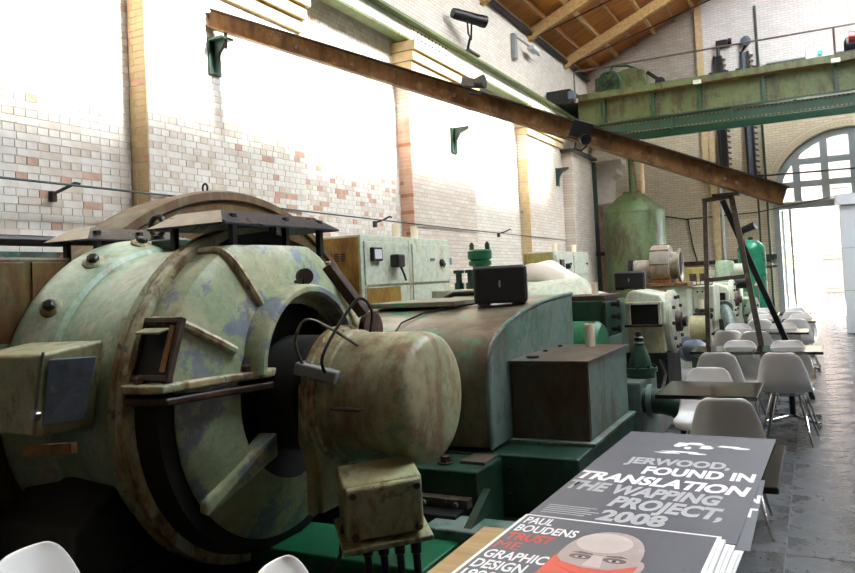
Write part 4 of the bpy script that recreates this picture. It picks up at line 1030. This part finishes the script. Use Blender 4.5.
# cream dust sheet: a sagging cloth over the casing
ds_ = MB(); nx, ny = 14, 14; vs = []
for j in range(ny + 1):
    for i in range(nx + 1):
        u, v = i / nx, j / ny
        x = -3.62 + .95 * u; y = 9.0 + .9 * v
        hgt = 1.58 + .20 * math.exp(-((u - .45) / .28) ** 2) + .02 * math.sin(9 * u + 4 * v)
        e = min(u, 1 - u, v, 1 - v)
        if e < .14: hgt -= (.14 - e) * 1.6
        vs.append((x, y, max(hgt, 1.32)))
fs = [(j * (nx + 1) + i, j * (nx + 1) + i + 1, (j + 1) * (nx + 1) + i + 1, (j + 1) * (nx + 1) + i) for j in range(ny) for i in range(nx)]
ds_.add(vs, fs); o = ds_.build('dust_sheet', 'cloth', None, 60); sm_ = o.modifiers.new('thick', 'SOLIDIFY'); sm_.thickness = .006
tag(o, 'cream dust sheet draped over the machine in front of far cabinet', 'cloth')
cbx = thing('white_carton', 'plain white carton standing beside the loudspeaker on the machine', 'box', (-3.55, 8.9, 1.2))
MB().box(-3.74, -3.44, 8.86, 9.0, 1.2, 1.7).build('box', 'candle', cbx, 0, .004)
MB().box(-3.745, -3.435, 8.855, 8.99, 1.69, 1.71).build('lid', 'paper', cbx, 0)

# dark green switch box
sb = thing('switch_box', 'deep green square switch box with knobs beside the teal cowl', 'switch box', (-2.1, 7.9, .3))
MB().box(-2.38, -1.97, 7.7, 8.4, .92, 1.31).build('body', 'bright' if 0 else 'deep', sb, 0, .015)
MB().box(-2.40, -1.95, 7.72, 8.45, 1.31, 1.36).build('top', 'rustdark', sb, 0, .006)
MB().box(-1.97, -1.94, 7.7, 8.4, .96, 1.29).build('side_plate', 'deep', sb, 0, .006)
MB().box(-2.3, -1.95, 7.75, 8.4, .2, .92).build('pedestal', 'teal', sb, 0, .01)
for z in (1.0, 1.13, 1.26): MB().lathe([(0, .025), (.06, .025), (.065, .04), (.09, .04), (.1, .02)], (-1.94, 7.95, z), (1, 0, 0), 10).build('knob', 'black', sb, 30)
gh = thing('green_hump', 'bright teal rounded casing behind the candle', 'casing', (-2.2, 7.4, .3))
MB().lathe([(-2.7, .0), (-2.7, .26), (-2.65, .3), (-1.95, .3), (-1.9, .26), (-1.9, 0)], (0, 7.38, .82), AXX, 28).build('casing', 'bright', gh)
MB().box(-2.65, -1.95, 7.15, 7.6, .3, .8).build('foot', 'teal', gh, 0)
candle(-2.12, 8.0, 1.36, .035, .13, 'ivory candle on top of the deep green switch box')

# pump set with a square dark opening
def pump_set(y, x0, x1, label, zt=1.38, simple=False):
    t = thing('pump_set', label, 'pump', ((x0 + x1) / 2, y + .4, .2), 'pale pump sets along the kerb')
    w_ = x1 - x0
    body = [(x0, 1.0), (x0, zt - .12), (x0 + .05, zt - .02), (x0 + .1, zt), (x1 - .05, zt - .06), (x1, zt - .14), (x1, 1.0)]
    MB().prism(body, 'Y', y, y + .75).build('hood', 'cabpale', t, 0, .02)
    o_ = MB()
    a, b, c, e = x0 + .07, x1 - .06, 1.0, zt - .16
    op = MB().box(a, b, y - .006, y + .004, c, e).build('dark_opening', 'void', t, 0)
    for q in ((a - .03, a, c, e), (b, b + .03, c, e)): MB().box(q[0], q[1], y - .03, y, q[2], q[3]).build('opening_edge', 'cabpale', op, 0, .006)
    MB().box(a - .04, b + .04, y - .05, y, e, e + .03).build('opening_edge', 'cabpale', op, 0, .006)
    MB().box(a - .06, b + .04, y - .08, y, c - .025, c).build('sill', 'rustdark', op, 0)
    MB().box(x0 + .02, x1 - .02, y + .02, y + .7, .68, .98).build('lower_box', 'cream2', t, 0, .015)
    MB().box(x0 - .02, x1, y + .05, y + .9, .2, .68).build('base', 'pitfloor', t, 0, .01)
    dsc = MB().lathe([(x1 - .02, 0), (x1 - .02, .36), (x1 + .04, .36), (x1 + .06, .33), (x1 + .06, 0)], (0, y + .42, 1.0), AXX, 32).build('end_disc', 'cabpale', t, 30)
    for k in range(10):
        p = Vector((x1 + .06, y + .42 + .29 * math.cos(k * .628), 1.0 + .29 * math.sin(k * .628)))
        MB().lathe([(0, .022), (.03, .022), (.035, 0)], p, (1, 0, 0), 6).build('bolt', 'rustdark', dsc)
    hub = MB().lathe([(x1 + .06, .12), (x1 + .12, .11), (x1 + .13, .06), (x1 + .17, .06), (x1 + .17, 0)], (0, y + .42, 1.0), AXX, 20).build('hub', 'rustdark', t, 30)
    MB().tube([(x1 - .1, y + .1, .7), (x1 - .05, y + .05, .55), (x1 - .04, y + .1, .25)], .02, 6).build('drain_pipe', 'black', t)
    return t
pump_set(8.5, -1.93, -1.50, 'pale green pump set with square dark opening behind the cone valve')
pump_set(14.0, -1.72, -1.36, 'pale green pump set with dark opening and candle, framed by A-frame', 1.3)
candle(-1.54, 13.98 - .05, 1.0, .035, .14, 'ivory candle in the dark opening of the far pump set')
MB().box(-2.0, -1.85, 8.6, 8.9, 1.3, 1.44).build('x', 'olive', None)
bpy.data.objects.remove(bpy.data.objects['x'])
speaker(-1.97, 9.05, 1.375, .1, 'smaller black loudspeaker on the pump set beside the blower', .36, .22, .24)

# cone valve in front
cv = thing('cone_valve', 'dark green cone shaped valve with bolted flange in front of pump set', 'valve', (-1.47, 6.98, .63))
MB().lathe([(.63, .13), (.68, .13), (.68, .15), (.72, .15), (.72, .10), (.80, .09), (.92, .045), (.94, .05), (.96, .03), (1.0, .03)], (-1.47, 6.98, 0), (0, 0, 1), 24).build('body', 'deep', cv, 30)
MB().lathe([(.96, .045), (.99, .045), (1.0, .03), (1.04, .03), (1.05, 0)], (-1.47, 6.98, 0), (0, 0, 1), 10).build('cap', 'black', cv, 30)
for k in range(8): MB().lathe([(.72, .014), (.745, .014)], (-1.47 + .125 * math.cos(k * .785), 6.98 + .125 * math.sin(k * .785), 0), (0, 0, 1), 6).build('bolt', 'black', cv)
MB().tube([(-1.36, 7.3, .75), (-1.3, 7.25, .62), (-1.31, 7.1, .5), (-1.36, 7.0, .48)], .015, 6).build('drip_pipe', 'black', cv)
pe = thing('discharge_elbow', 'fat dark green pipe elbow curving to the floor below first table', 'pipe', (-1.2, 6.0, 0))
pa = [(-1.42, 6.72, .46), (-1.22, 6.7, .46), (-1.10, 6.68, .43), (-1.02, 6.66, .35), (-.99, 6.65, .25), (-.99, 6.65, 0)]
MB().tube(pa, .11, 16).build('pipe', 'deep', pe)
MB().lathe([(0, .145), (.04, .145)], (-1.36, 6.71, .46), (1, 0, 0), 20).build('flange', 'teal', pe, 30)
MB().lathe([(0, .16), (.04, .16)], (-.99, 6.65, 0), (0, 0, 1), 20).build('floor_flange', 'deep', pe, 30)

# blower
bl = thing('blower', 'weathered round blower with black mouth mounted above the pumps', 'blower', (-1.9, 11.3, 1.39))
MB().box(-2.25, -1.62, 11.0, 11.7, .2, 1.36).build('stand', 'cabpale', bl, 0, .015)
MB().box(-2.3, -1.6, 10.95, 11.75, 1.36, 1.4).build('base_plate', 'rust', bl, 0)
MB().lathe([(-2.12, .1), (-2.12, .27), (-2.10, .285), (-1.88, .285), (-1.86, .27), (-1.86, .2)], (0, 11.35, 1.67), AXX, 36).build('volute', 'galv', bl, 30)
MB().lathe([(-1.86, .2), (-1.76, .19), (-1.75, .24), (-1.72, .24), (-1.72, .2), (-1.80, .16), (-1.80, 0)], (0, 11.35, 1.65), AXX, 28).build('mouth', 'galv', bl, 30)
MB().lathe([(-1.745, .19), (-1.74, 0)], (0, 11.35, 1.65), AXX, 24).build('dark_mouth', 'void', bl)
MB().lathe([(-2.4, .0), (-2.4, .11), (-2.38, .13), (-2.14, .13), (-2.12, .1)], (0, 11.35, 1.62), AXX, 20).build('motor', 'galv', bl, 30)
MB().lathe([(-2.46, .0), (-2.46, .15), (-2.40, .15), (-2.40, .1)], (0, 11.35, 1.62), AXX, 20).build('fan_guard', 'black', bl, 30)
for a in range(8): MB().obox((-1.99, 11.35 + .285 * math.cos(a * .785), 1.67 + .285 * math.sin(a * .785)), (.26, .02, .02), (a * .785, 0, 0)).build('strap', 'rust', bl, 0)
MB().box(-2.1, -1.85, 11.15, 11.55, 1.4, 1.45).build('foot', 'rust', bl, 0)

# gauge console
gc = thing('gauge_console', 'pale green console with gauges and valves between the two pump sets', 'console', (-1.5, 11.9, .2))
MB().box(-1.62, -1.33, 11.55, 12.3, .8, 1.33).build('panel', 'cabpale', gc, 0, .02)
MB().box(-1.58, -1.36, 11.7, 12.3, .2, .8).build('stand', 'cabpale', gc, 0, .02)
for k in range(5):
    g = MB().lathe([(0, .035), (.02, .035), (.025, .028)], (-1.58 + k * .055, 11.55, 1.37), (0, -1, .15), 12).build('gauge', 'brass', gc, 30)
    MB().lathe([(.026, .024), (.027, 0)], (-1.58 + k * .055, 11.55, 1.37), (0, -1, .15), 12).build('dial', 'panelw', g)
for k in range(3): MB().lathe([(0, .016), (.02, .014), (.022, 0)], (-1.55 + k * .07, 11.55, 1.25), (0, -1, 0), 8).build('button', 'black', gc)
for k in range(4):
    MB().lathe([(0, .02), (.06, .02), (.07, .045), (.1, .045), (.11, 0)], (-1.58 + k * .065, 11.55, .9), (0, -1, 0), 8).build('valve', 'rustdark', gc, 30)
    MB().lathe([(0, .018), (.05, .018), (.06, .035), (.08, .035)], (-1.56 + k * .065, 11.55, .98), (0, -1, 0), 8).build('valve', 'steel', gc, 30)
candle(-1.5, 11.5, 1.0, .035, .13, 'ivory candle resting on the valve row of the gauge console')
for b in (0,): pass
MB().box(-1.56, -1.42, 11.44, 11.55, .99, 1.0).build('ledge', 'steel', gc, 0)
uc = thing('under_casing', 'dark olive rounded casing under the gauge console', 'casing', (-1.5, 11.2, .2))
MB().lathe([(-1.75, 0), (-1.75, .18), (-1.7, .22), (-1.4, .22), (-1.35, .15), (-1.35, 0)], (0, 11.25, .7), AXX, 24).build('casing', 'olive', uc)
MB().box(-1.7, -1.4, 11.1, 11.4, .2, .55).build('foot', 'deep', uc, 0)
for (pts_, r, nm, lab, m) in (([(-1.3, 12.4, .95), (-1.2, 12.1, .85), (-1.15, 11.9, .6), (-1.15, 11.85, .1)], .09, 'green_bend', 'curved green pipe bending down right of the gauge console', 'teal'),
                          ([(-1.55, 10.2, .55), (-1.4, 10.1, .58), (-1.25, 10.0, .5), (-1.18, 9.95, .35)], .11, 'blue_bend', 'blue grey pipe bend poking out below the gauge console', 'bluegrey')):
    t = thing('pipe_bend', lab, 'pipe', pts_[0])
    MB().tube(pts_, r, 14).build('pipe', m, t)
    MB().lathe([(0, r + .05), (.04, r + .05)], pts_[0], Vector(pts_[1]) - Vector(pts_[0]), 18).build('flange', m, t, 30)
MB_ = thing('far_motor', 'pale green domed motor mounted above the far pump set', 'motor', (-1.5, 15.2, 1.3))
MB().lathe([(1.3, .2), (1.34, .2), (1.34, .17), (1.66, .17), (1.7, .15), (1.72, 0)], (-1.52, 15.2, 0), (0, 0, 1), 24).build('body', 'pale2', MB_, 30)
MB().lathe([(-1.36, .14), (-1.2, .14), (-1.16, .1), (-1.16, 0)], (0, 15.2, 1.5), AXX, 20).build('end_bell', 'cabpale', MB_, 30)
MB().box(-1.85, -1.7, 15.1, 15.3, 1.42, 1.54).build('terminal_box', 'cabpale', MB_, 0, .01)
MB().box(-1.8, -1.25, 14.9, 15.5, .2, 1.3).build('stand', 'cabpale', MB_, 0, .02)
MB().lathe([(-1.4, .0), (-1.4, .1), (-1.1, .1), (-1.1, 0)], (0, 14.75, 1.28), AXX, 18).build('coupling', 'black', MB_, 30)
vv = thing('far_valve', 'mottled green globe valve beside the bright green receiver', 'valve', (-1.15, 15.2, .2))
MB().lathe([(.2, .12), (.6, .1), (.68, .17), (.85, .19), (.98, .15), (1.02, .08), (1.1, .07), (1.1, 0)], (-1.14, 15.2, 0), (0, 0, 1), 20).build('body', 'pale2', vv, 40)
for k in range(10): MB().lathe([(0, .02), (.03, .02)], (-1.14 + .19 * math.cos(k * .628), 15.2 + .19 * math.sin(k * .628), .84), (0, 0, 1), 6).build('bolt', 'rustdark', vv)
MB().tube([(-1.14, 15.2, .5), (-.98, 15.1, .45), (-.95, 15.1, .2)], .06, 10).build('outlet', 'deep', vv)
fb = thing('far_switch_box', 'small olive switch box with slots on a stand by the end wall', 'switch box', (-2.6, 20, 0))
MB().box(-2.95, -2.35, 20, 20.3, .9, 1.6).build('body', 'cabolive', fb, 0, .015)
for k in range(2): MB().box(-2.85 + .24 * k, -2.68 + .24 * k, 19.985, 20.0, 1.15, 1.45).build('slot', 'rustdark', fb, 0)
MB().box(-2.9, -2.4, 20.05, 20.25, 0, .9).build('stand', 'deep', fb, 0)
ws = thing('warning_plate', 'small triangular warning plate in front of the green receiver', 'sign', (-1.3, 18, 0))
MB().prism([(-1.27, 1.12), (-1.03, 1.12), (-1.15, 1.34)], 'Y', 18, 18.012).build('plate', 'cabyel', ws, 0)
MB().prism([(-1.22, 1.145), (-1.08, 1.145), (-1.15, 1.28)], 'Y', 17.99, 18.0).build('field', 'panelw', ws, 0)
MB().box(-1.165, -1.135, 18.012, 18.04, 0.0, 1.3).build('post', 'steel', ws, 0)

# ================================================================== CAFE TABLES
tb = thing('cafe_table', 't', 'table', (0, 0, 0), 'black cafe tables along the machines')
MB().box(-.325, .325, -.325, .325, .715, .742).build('table_top', 'laminate', tb, 0, .006)
MB().box(-.12, .12, -.12, .12, .70, .715).build('top_plate', 'black', tb, 0)
MB().cyl((0, 0, .06), (0, 0, .70), .03, None, 14).build('column', 'black', tb)
for k in range(4):
    a = math.pi / 4 + k * math.pi / 2; c, s_ = math.cos(a), math.sin(a)
    f_ = MB().bar((.02 * c, .02 * s_, .075), (.34 * c, .34 * s_, .045), .035, .03).build('foot_arm', 'chrome', tb, 0, .006)
    MB().cyl((.33 * c, .33 * s_, 0), (.33 * c, .33 * s_, .04), .022, None, 10).build('glide', 'chrome', f_)
tables = [  # x0, x1, yfront, depth, label
    (-1.035, -.385, 5.31, .68, 'first black cafe table, against the green pipe elbow'),
    (-1.20, -.60, 8.08, .60, 'black cafe table beside the machines, left of the second pair'),
    (-.595, .02, 8.08, .62, 'black cafe table on the aisle side of the second pair'),
    (-1.25, -.72, 10.35, .6, 'third row black cafe table nearest the pump sets'),
    (-.70, -.12, 10.35, .6, 'third row black cafe table on the aisle side'),
    (-1.0, -.52, 12.3, .6, 'fourth row black cafe table nearest the pump sets'),
    (-.5, -.04, 12.3, .6, 'fourth row black cafe table on the aisle side'),
    (-1.15, -.62, 14.2, .6, 'farthest black cafe table nearest the green receiver'),
    (-.6, -.1, 14.2, .6, 'farthest black cafe table on the aisle side'),
    (-.93, -.175, 3.18, .78, 'black cafe table under the far end of the posters'),
    (-.93, -.26, 2.46, .68, 'black cafe table under the middle of the dark posters'),
]
first = True
for x0, x1, y, dp_, lab in tables:
    m = Matrix.Translation(((x0 + x1) / 2, y + dp_ / 2, 0)) @ Matrix.Diagonal(((x1 - x0) / .65, dp_ / .65, 1, 1))
    m = Matrix.Translation(((x0 + x1) / 2, y + dp_ / 2, 0))
    if first: tb.matrix_basis = m; tb['label'] = lab; cur = tb; first = False
    else: cur = copy_tree(tb, m, lab)
    for ch in cur.children:
        if ch.name.startswith('table_top') or ch.name.startswith('top_plate'):
            ch.scale = ((x1 - x0) / .65, dp_ / .65, 1)
# ---- moulded shell chairs
ch0 = thing('shell_chair', 'c', 'chair', (0, 0, 0), 'white moulded shell chairs at the tables')
prof = [(.235, .405, .13, 0), (.225, .43, .185, .004), (.17, .442, .212, .010), (.08, .436, .225, .022), (-.02, .43, .230, .034), (-.10, .436, .231, .045), (-.155, .462, .230, .055), (-.19, .52, .224, .06), (-.212, .60, .210, .056), (-.228, .68, .190, .048), (-.242, .75, .166, .038), (-.25, .79, .145, .03), (-.255, .815, .10, .026)]
nw = 12; vs = []
for i, (y, z, hw, curl) in enumerate(prof):
    k = max(0.0, min(1.0, (i - 3) / 5))
    for j in range(nw + 1):
        u = -1 + 2 * j / nw; e = abs(u) ** 2.4 * curl
        vs.append((u * hw, y + e * k * 1.25, z + e * (1 - k)))
fs = [(i * (nw + 1) + j, i * (nw + 1) + j + 1, (i + 1) * (nw + 1) + j + 1, (i + 1) * (nw + 1) + j) for i in range(len(prof) - 1) for j in range(nw)]
sh = MB().add(vs, fs).build('shell', 'white', ch0, 80)
sm_ = sh.modifiers.new('thick', 'SOLIDIFY'); sm_.thickness = .011; sm_.offset = 0
sm_ = sh.modifiers.new('round', 'SUBSURF'); sm_.levels = 1; sm_.render_levels = 1
for sx in (-1, 1):
    for sy in (-1, 1):
        MB().tube([(sx * .11, sy * .09, .425), (sx * .215, sy * (.215 if sy > 0 else .235), 0.0)], .009, 8).build('leg', 'chrome', ch0)
    MB().tube([(sx * .12, .1, .41), (sx * .19, -.2, .12)], .006, 6).build('wire_brace', 'chrome', ch0)
    MB().tube([(sx * .12, -.1, .41), (sx * .19, .19, .12)], .006, 6).build('wire_brace', 'chrome', ch0)
MB().tube([(-.11, -.1, .418), (.11, -.1, .418), (.11, .1, .418), (-.11, .1, .418)], .008, 6, closed=True).build('seat_ring', 'chrome', ch0)
# facing: 0 = front towards +Y (back towards the viewer), 180 = facing the viewer
chairs = [
    (-.545, 5.05, 3, 'chair with its back to the viewer, between posters and first table'),
    (-.80, 6.02, 176, 'white chair facing the viewer across the first table'),
    (-.86, 7.58, 2, 'chair with its back to the viewer at left of the second pair'),
    (-.30, 7.58, -6, 'chair with full chrome legs showing, on the aisle side before the second pair'),
    (-.76, 8.30, 178, 'white chair facing the viewer behind the left table of second pair'),
    (-.285, 8.27, 184, 'white chair facing the viewer behind the aisle table of second pair'),
    (-1.0, 10.08, 0, 'third row chair with its back to the viewer, beside the machines'),
    (-.68, 9.93, 0, 'third row chair with its back to the viewer, next to A-frame foot'),
    (-.98, 10.78, 180, 'third row white chair facing the viewer beside the machines'),
    (-.42, 10.75, 180, 'third row white chair facing the viewer on the aisle side'),
    (-.76, 12.05, 0, 'fourth row chair with its back to the viewer, beside the machines'),
    (-.30, 12.05, 0, 'fourth row chair with its back to the viewer, on aisle side'),
    (-.78, 12.75, 180, 'fourth row white chair facing the viewer beside the machines'),
    (-.25, 12.72, 180, 'fourth row white chair facing the viewer on the aisle side'),
    (-.88, 13.95, 0, 'farthest chair with its back to the viewer, near the green receiver'),
    (-.36, 13.95, 0, 'farthest chair with its back to the viewer, on the aisle side'),
    (-.9, 14.65, 180, 'farthest white chair facing the viewer near the green receiver'),
    (-.36, 14.62, 180, 'farthest white chair facing the viewer on the aisle side'),
    (-2.18, 1.665, -78, 'white chair top at the bottom left corner below the motor'),
    (-1.19, 1.745, -76, 'white chair edge at the bottom, between motor and wooden table'),
]
first = True
for x, y, a, lab in chairs:
    m = Matrix.Translation((x, y, 0)) @ Matrix.Rotation(math.radians(a), 4, 'Z')
    if x < -1.6: m = Matrix.Translation((0, 0, -.05)) @ m
    if first: ch0.matrix_basis = m; ch0['label'] = lab; first = False
    else: copy_tree(ch0, m, lab)

# ================================================================== POSTERS AND THE WOODEN TABLE
wt = thing('wooden_table', 'wooden trestle table edge under the portrait posters', 'table', (-.7, 1.8, 0))
for k in range(6): MB().box(-1.08 + k * .125, -1.08 + (k + 1) * .125 - .003, 1.15, 2.43, .705, .735).build('plank', 'wood', wt, 0, .003)
for x in (-1.0, -.42):
    for y in (1.25, 2.3): MB().box(x - .03, x + .03, y - .03, y + .03, 0, .705).build('leg', 'wood', wt, 0)
def sheet(x0, y0, wd, ln, z, rot, mat, label, name='poster', th=.002):
    t = thing(name, label, 'poster', (x0, y0, z), 'posters laid on the tables')
    cr_, sr_ = math.cos(rot), math.sin(rot)
    def T(x, y, dz=0.0): return (x0 + x * cr_ - y * sr_, y0 + x * sr_ + y * cr_, z + dz)
    def quad(a, b, c, e, dz): return [T(a, c, dz), T(b, c, dz), T(b, e, dz), T(a, e, dz)]
    s = MB().hexa(quad(0, wd, 0, ln, 0) + quad(0, wd, 0, ln, th)); s.build('sheet', mat, t, 0)
    return t, T
P0 = .742
# lower offset sheets
pA, TA = sheet(-.925, 2.45, .70, .82, P0 + .0, .004, 'print2', 'lower dark poster, its right edge peeping out with cut-off letters')
for yy, ss in ((.50, 'N'), (.33, 'T')):
    lettering(ss, pA, 'ink_w', 0, 0, 0, .05, .10, frame=lambda x, y, yy=yy: TA(.648 + x, yy + y, .0026))
pB, TB = sheet(-.955, 2.44, .69, 1.0, P0 + .003, -.012, 'print2', 'middle dark poster under the printed one, stepping out to the left')
pC, TC = sheet(-.965, 2.50, .70, 1.545, P0 + .006, -.03, 'print', 'dark poster with large white and grey festival lettering')
def row(s, x, y, wd, ht, mat, rot=-.05):
    x, y, wd, ht = x * 1.04, y * 1.04, wd * 1.04, ht * 1.06
    lettering(s, pC, mat, 0, 0, 0, wd, ht, frame=lambda a, b: (x + a * math.cos(rot) - b * math.sin(rot), y + a * math.sin(rot) + b * math.cos(rot), P0 + .0088))
row('JERWOOD,', -.775, 3.25, .42, .105, 'ink_g', -.01)
row('FOUND IN', -.675, 3.095, .42, .115, 'ink_w', -.03)
row('TRANSLATION', -.915, 2.965, .65, .115, 'ink_w', -.12)
row('THE WAPPING', -.915, 2.815, .57, .115, 'ink_g', -.12)
row('PROJECT,', -.70, 2.64, .385, .12, 'ink_g', -.13)
row('2008', -.70, 2.48, .22, .11, 'ink_g', -.06)
for k in range(5):
    x = -.915 + .02 * k
    MB().add([TC(.03, .10 + .022 * k, .0028), TC(.03 + .16 + .02 * (k % 3), .10 + .022 * k, .0028), TC(.03 + .16 + .02 * (k % 3), .108 + .022 * k, .0028), TC(.03, .108 + .022 * k, .0028)], [(0, 1, 2, 3)]).build('small_print', 'ink_g', pC, 0)
random.seed(11)
for (cx, cy, rx, ry) in ((.30, 1.30, .035, .05), (.36, 1.33, .05, .03), (.42, 1.27, .03, .045), (.52, 1.31, .06, .02), (.57, 1.29, .05, .018), (.33, 1.15, .10, .018), (.27, 1.12, .06, .014), (.40, 1.13, .04, .014), (.34, 1.24, .02, .03)):
    pts_ = [TC(cx + rx * math.cos(a * .5236) * random.uniform(.7, 1.2), cy + ry * math.sin(a * .5236) * random.uniform(.7, 1.2), .0028) for a in range(12)]
    MB().add(pts_, [tuple(range(12))]).build('printed_figure', 'ink_w', pC, 0)

# fanned pile of portrait posters
for k in range(9):
    z = P0 + k * .0042 - .007
    t, T = sheet(-.975 + random.uniform(-.004, .006) + .002 * k, 1.565, .64 + .0 + (8 - k) * .006 , .915 + random.uniform(-.01, .01) - .002 * k, z, -.05 + .004 * k + random.uniform(-.008, .008), 'paper', 'white edged poster sheet in the fanned pile under the portrait', 'pile_sheet', .0036)
    t['label'] = 'white edged poster sheet, ' + ['lowest', 'second from the bottom', 'third from the bottom', 'fourth from the bottom', 'middle one', 'fourth from the top', 'third from the top', 'second from the top', 'top one'][k] + ' of the fanned pile under the portrait'
    t['category'] = 'paper'; t['group'] = 'sheets in the poster pile'
ZP = P0 + 9 * .0042 - .007
pP, TP = sheet(-.975, 1.565, .64, .92, ZP, -.035, 'paper', 'portrait poster of a bald head with red cloth over the mouth', 'portrait_poster', .002)
def flat(pts, mat, dz, name): MB().add([TP(x, y, dz) for x, y in pts], [tuple(range(len(pts)))]).build(name, mat, pP, 0)
flat([(.012, .012), (.628, .012), (.628, .908), (.012, .908)], 'print', .0024, 'printed_field')
rows = [('PAUL', 'ink_w', .10), ('BOUDENS', 'ink_w', .205), ('TRUST', 'ink_r', .155), ('ME', 'ink_r', .08), ('GRAPHIC', 'ink_w', .195), ('DESIGN', 'ink_w', .16), ('1990–', 'ink_w', .13), ('2010', 'ink_w', .105)]
for k, (s, mt, wd) in enumerate(rows):
    yy = .828 - k * .0815
    lettering(s, pP, mt, 0, 0, 0, wd, .066, bold=0.0 if s == 'ME' else .026, frame=lambda x, y, yy=yy: TP(.024 + x, yy + y, .003))
def ell(cx, cy, rx, ry, n=28, a0=0, a1=360, p=2.0):
    o = []
    for i in range(n):
        a = math.radians(a0 + (a1 - a0) * i / n); c, s_ = math.cos(a), math.sin(a)
        o.append((cx + rx * math.copysign(abs(c) ** (2 / p), c), cy + ry * math.copysign(abs(s_) ** (2 / p), s_)))
    return o
hx, hy_ = .345, .625
flat([(hx - .22, .012), (hx + .26, .012), (hx + .2, .20), (hx + .1, .34), (hx - .1, .34), (hx - .17, .2)], 'ink_k', .0027, 'printed_shoulders')
flat(ell(hx, hy_, .118, .215, 32, p=2.2), 'ink_s', .0030, 'printed_head')
flat(ell(hx - .118, hy_ - .05, .02, .05), 'ink_d', .0029, 'printed_ear'); flat(ell(hx + .120, hy_ - .05, .018, .05), 'ink_s', .0029, 'printed_ear')
flat(ell(hx - .015, hy_ + .11, .085, .085), 'ink_s2', .0032, 'printed_forehead')
for s_ in (-1, 1):
    flat(ell(hx + s_ * .05, hy_ - .02, .034, .02), 'ink_d', .0033, 'printed_eye_socket')
    flat(ell(hx + s_ * .05, hy_ - .024, .017, .007), 'ink_s2', .0035, 'printed_eye')
    flat(ell(hx + s_ * .05, hy_ - .024, .007, .007), 'ink_k', .0037, 'printed_iris')
    flat([(hx + s_ * .085, hy_ + .005), (hx + s_ * .02, hy_ + .0), (hx + s_ * .02, hy_ + .010), (hx + s_ * .06, hy_ + .02)], 'ink_d', .0036, 'printed_brow')
flat([(hx - .018, hy_ + .0), (hx + .012, hy_), (hx + .026, hy_ - .085), (hx - .026, hy_ - .085)], 'ink_s2', .0034, 'printed_nose')
flat([(hx - .122, hy_ - .03), (hx - .09, hy_ - .075), (hx - .02, hy_ - .10), (hx + .05, hy_ - .095), (hx + .122, hy_ - .04), (hx + .115, hy_ - .17), (hx + .15, hy_ - .30), (hx - .15, hy_ - .32), (hx - .125, hy_ - .16)], 'ink_o', .0040, 'printed_red_cloth')
flat([(hx - .11, hy_ - .1), (hx - .04, hy_ - .15), (hx + .03, hy_ - .17), (hx - .04, hy_ - .135)], 'ink_r', .0044, 'printed_fold')
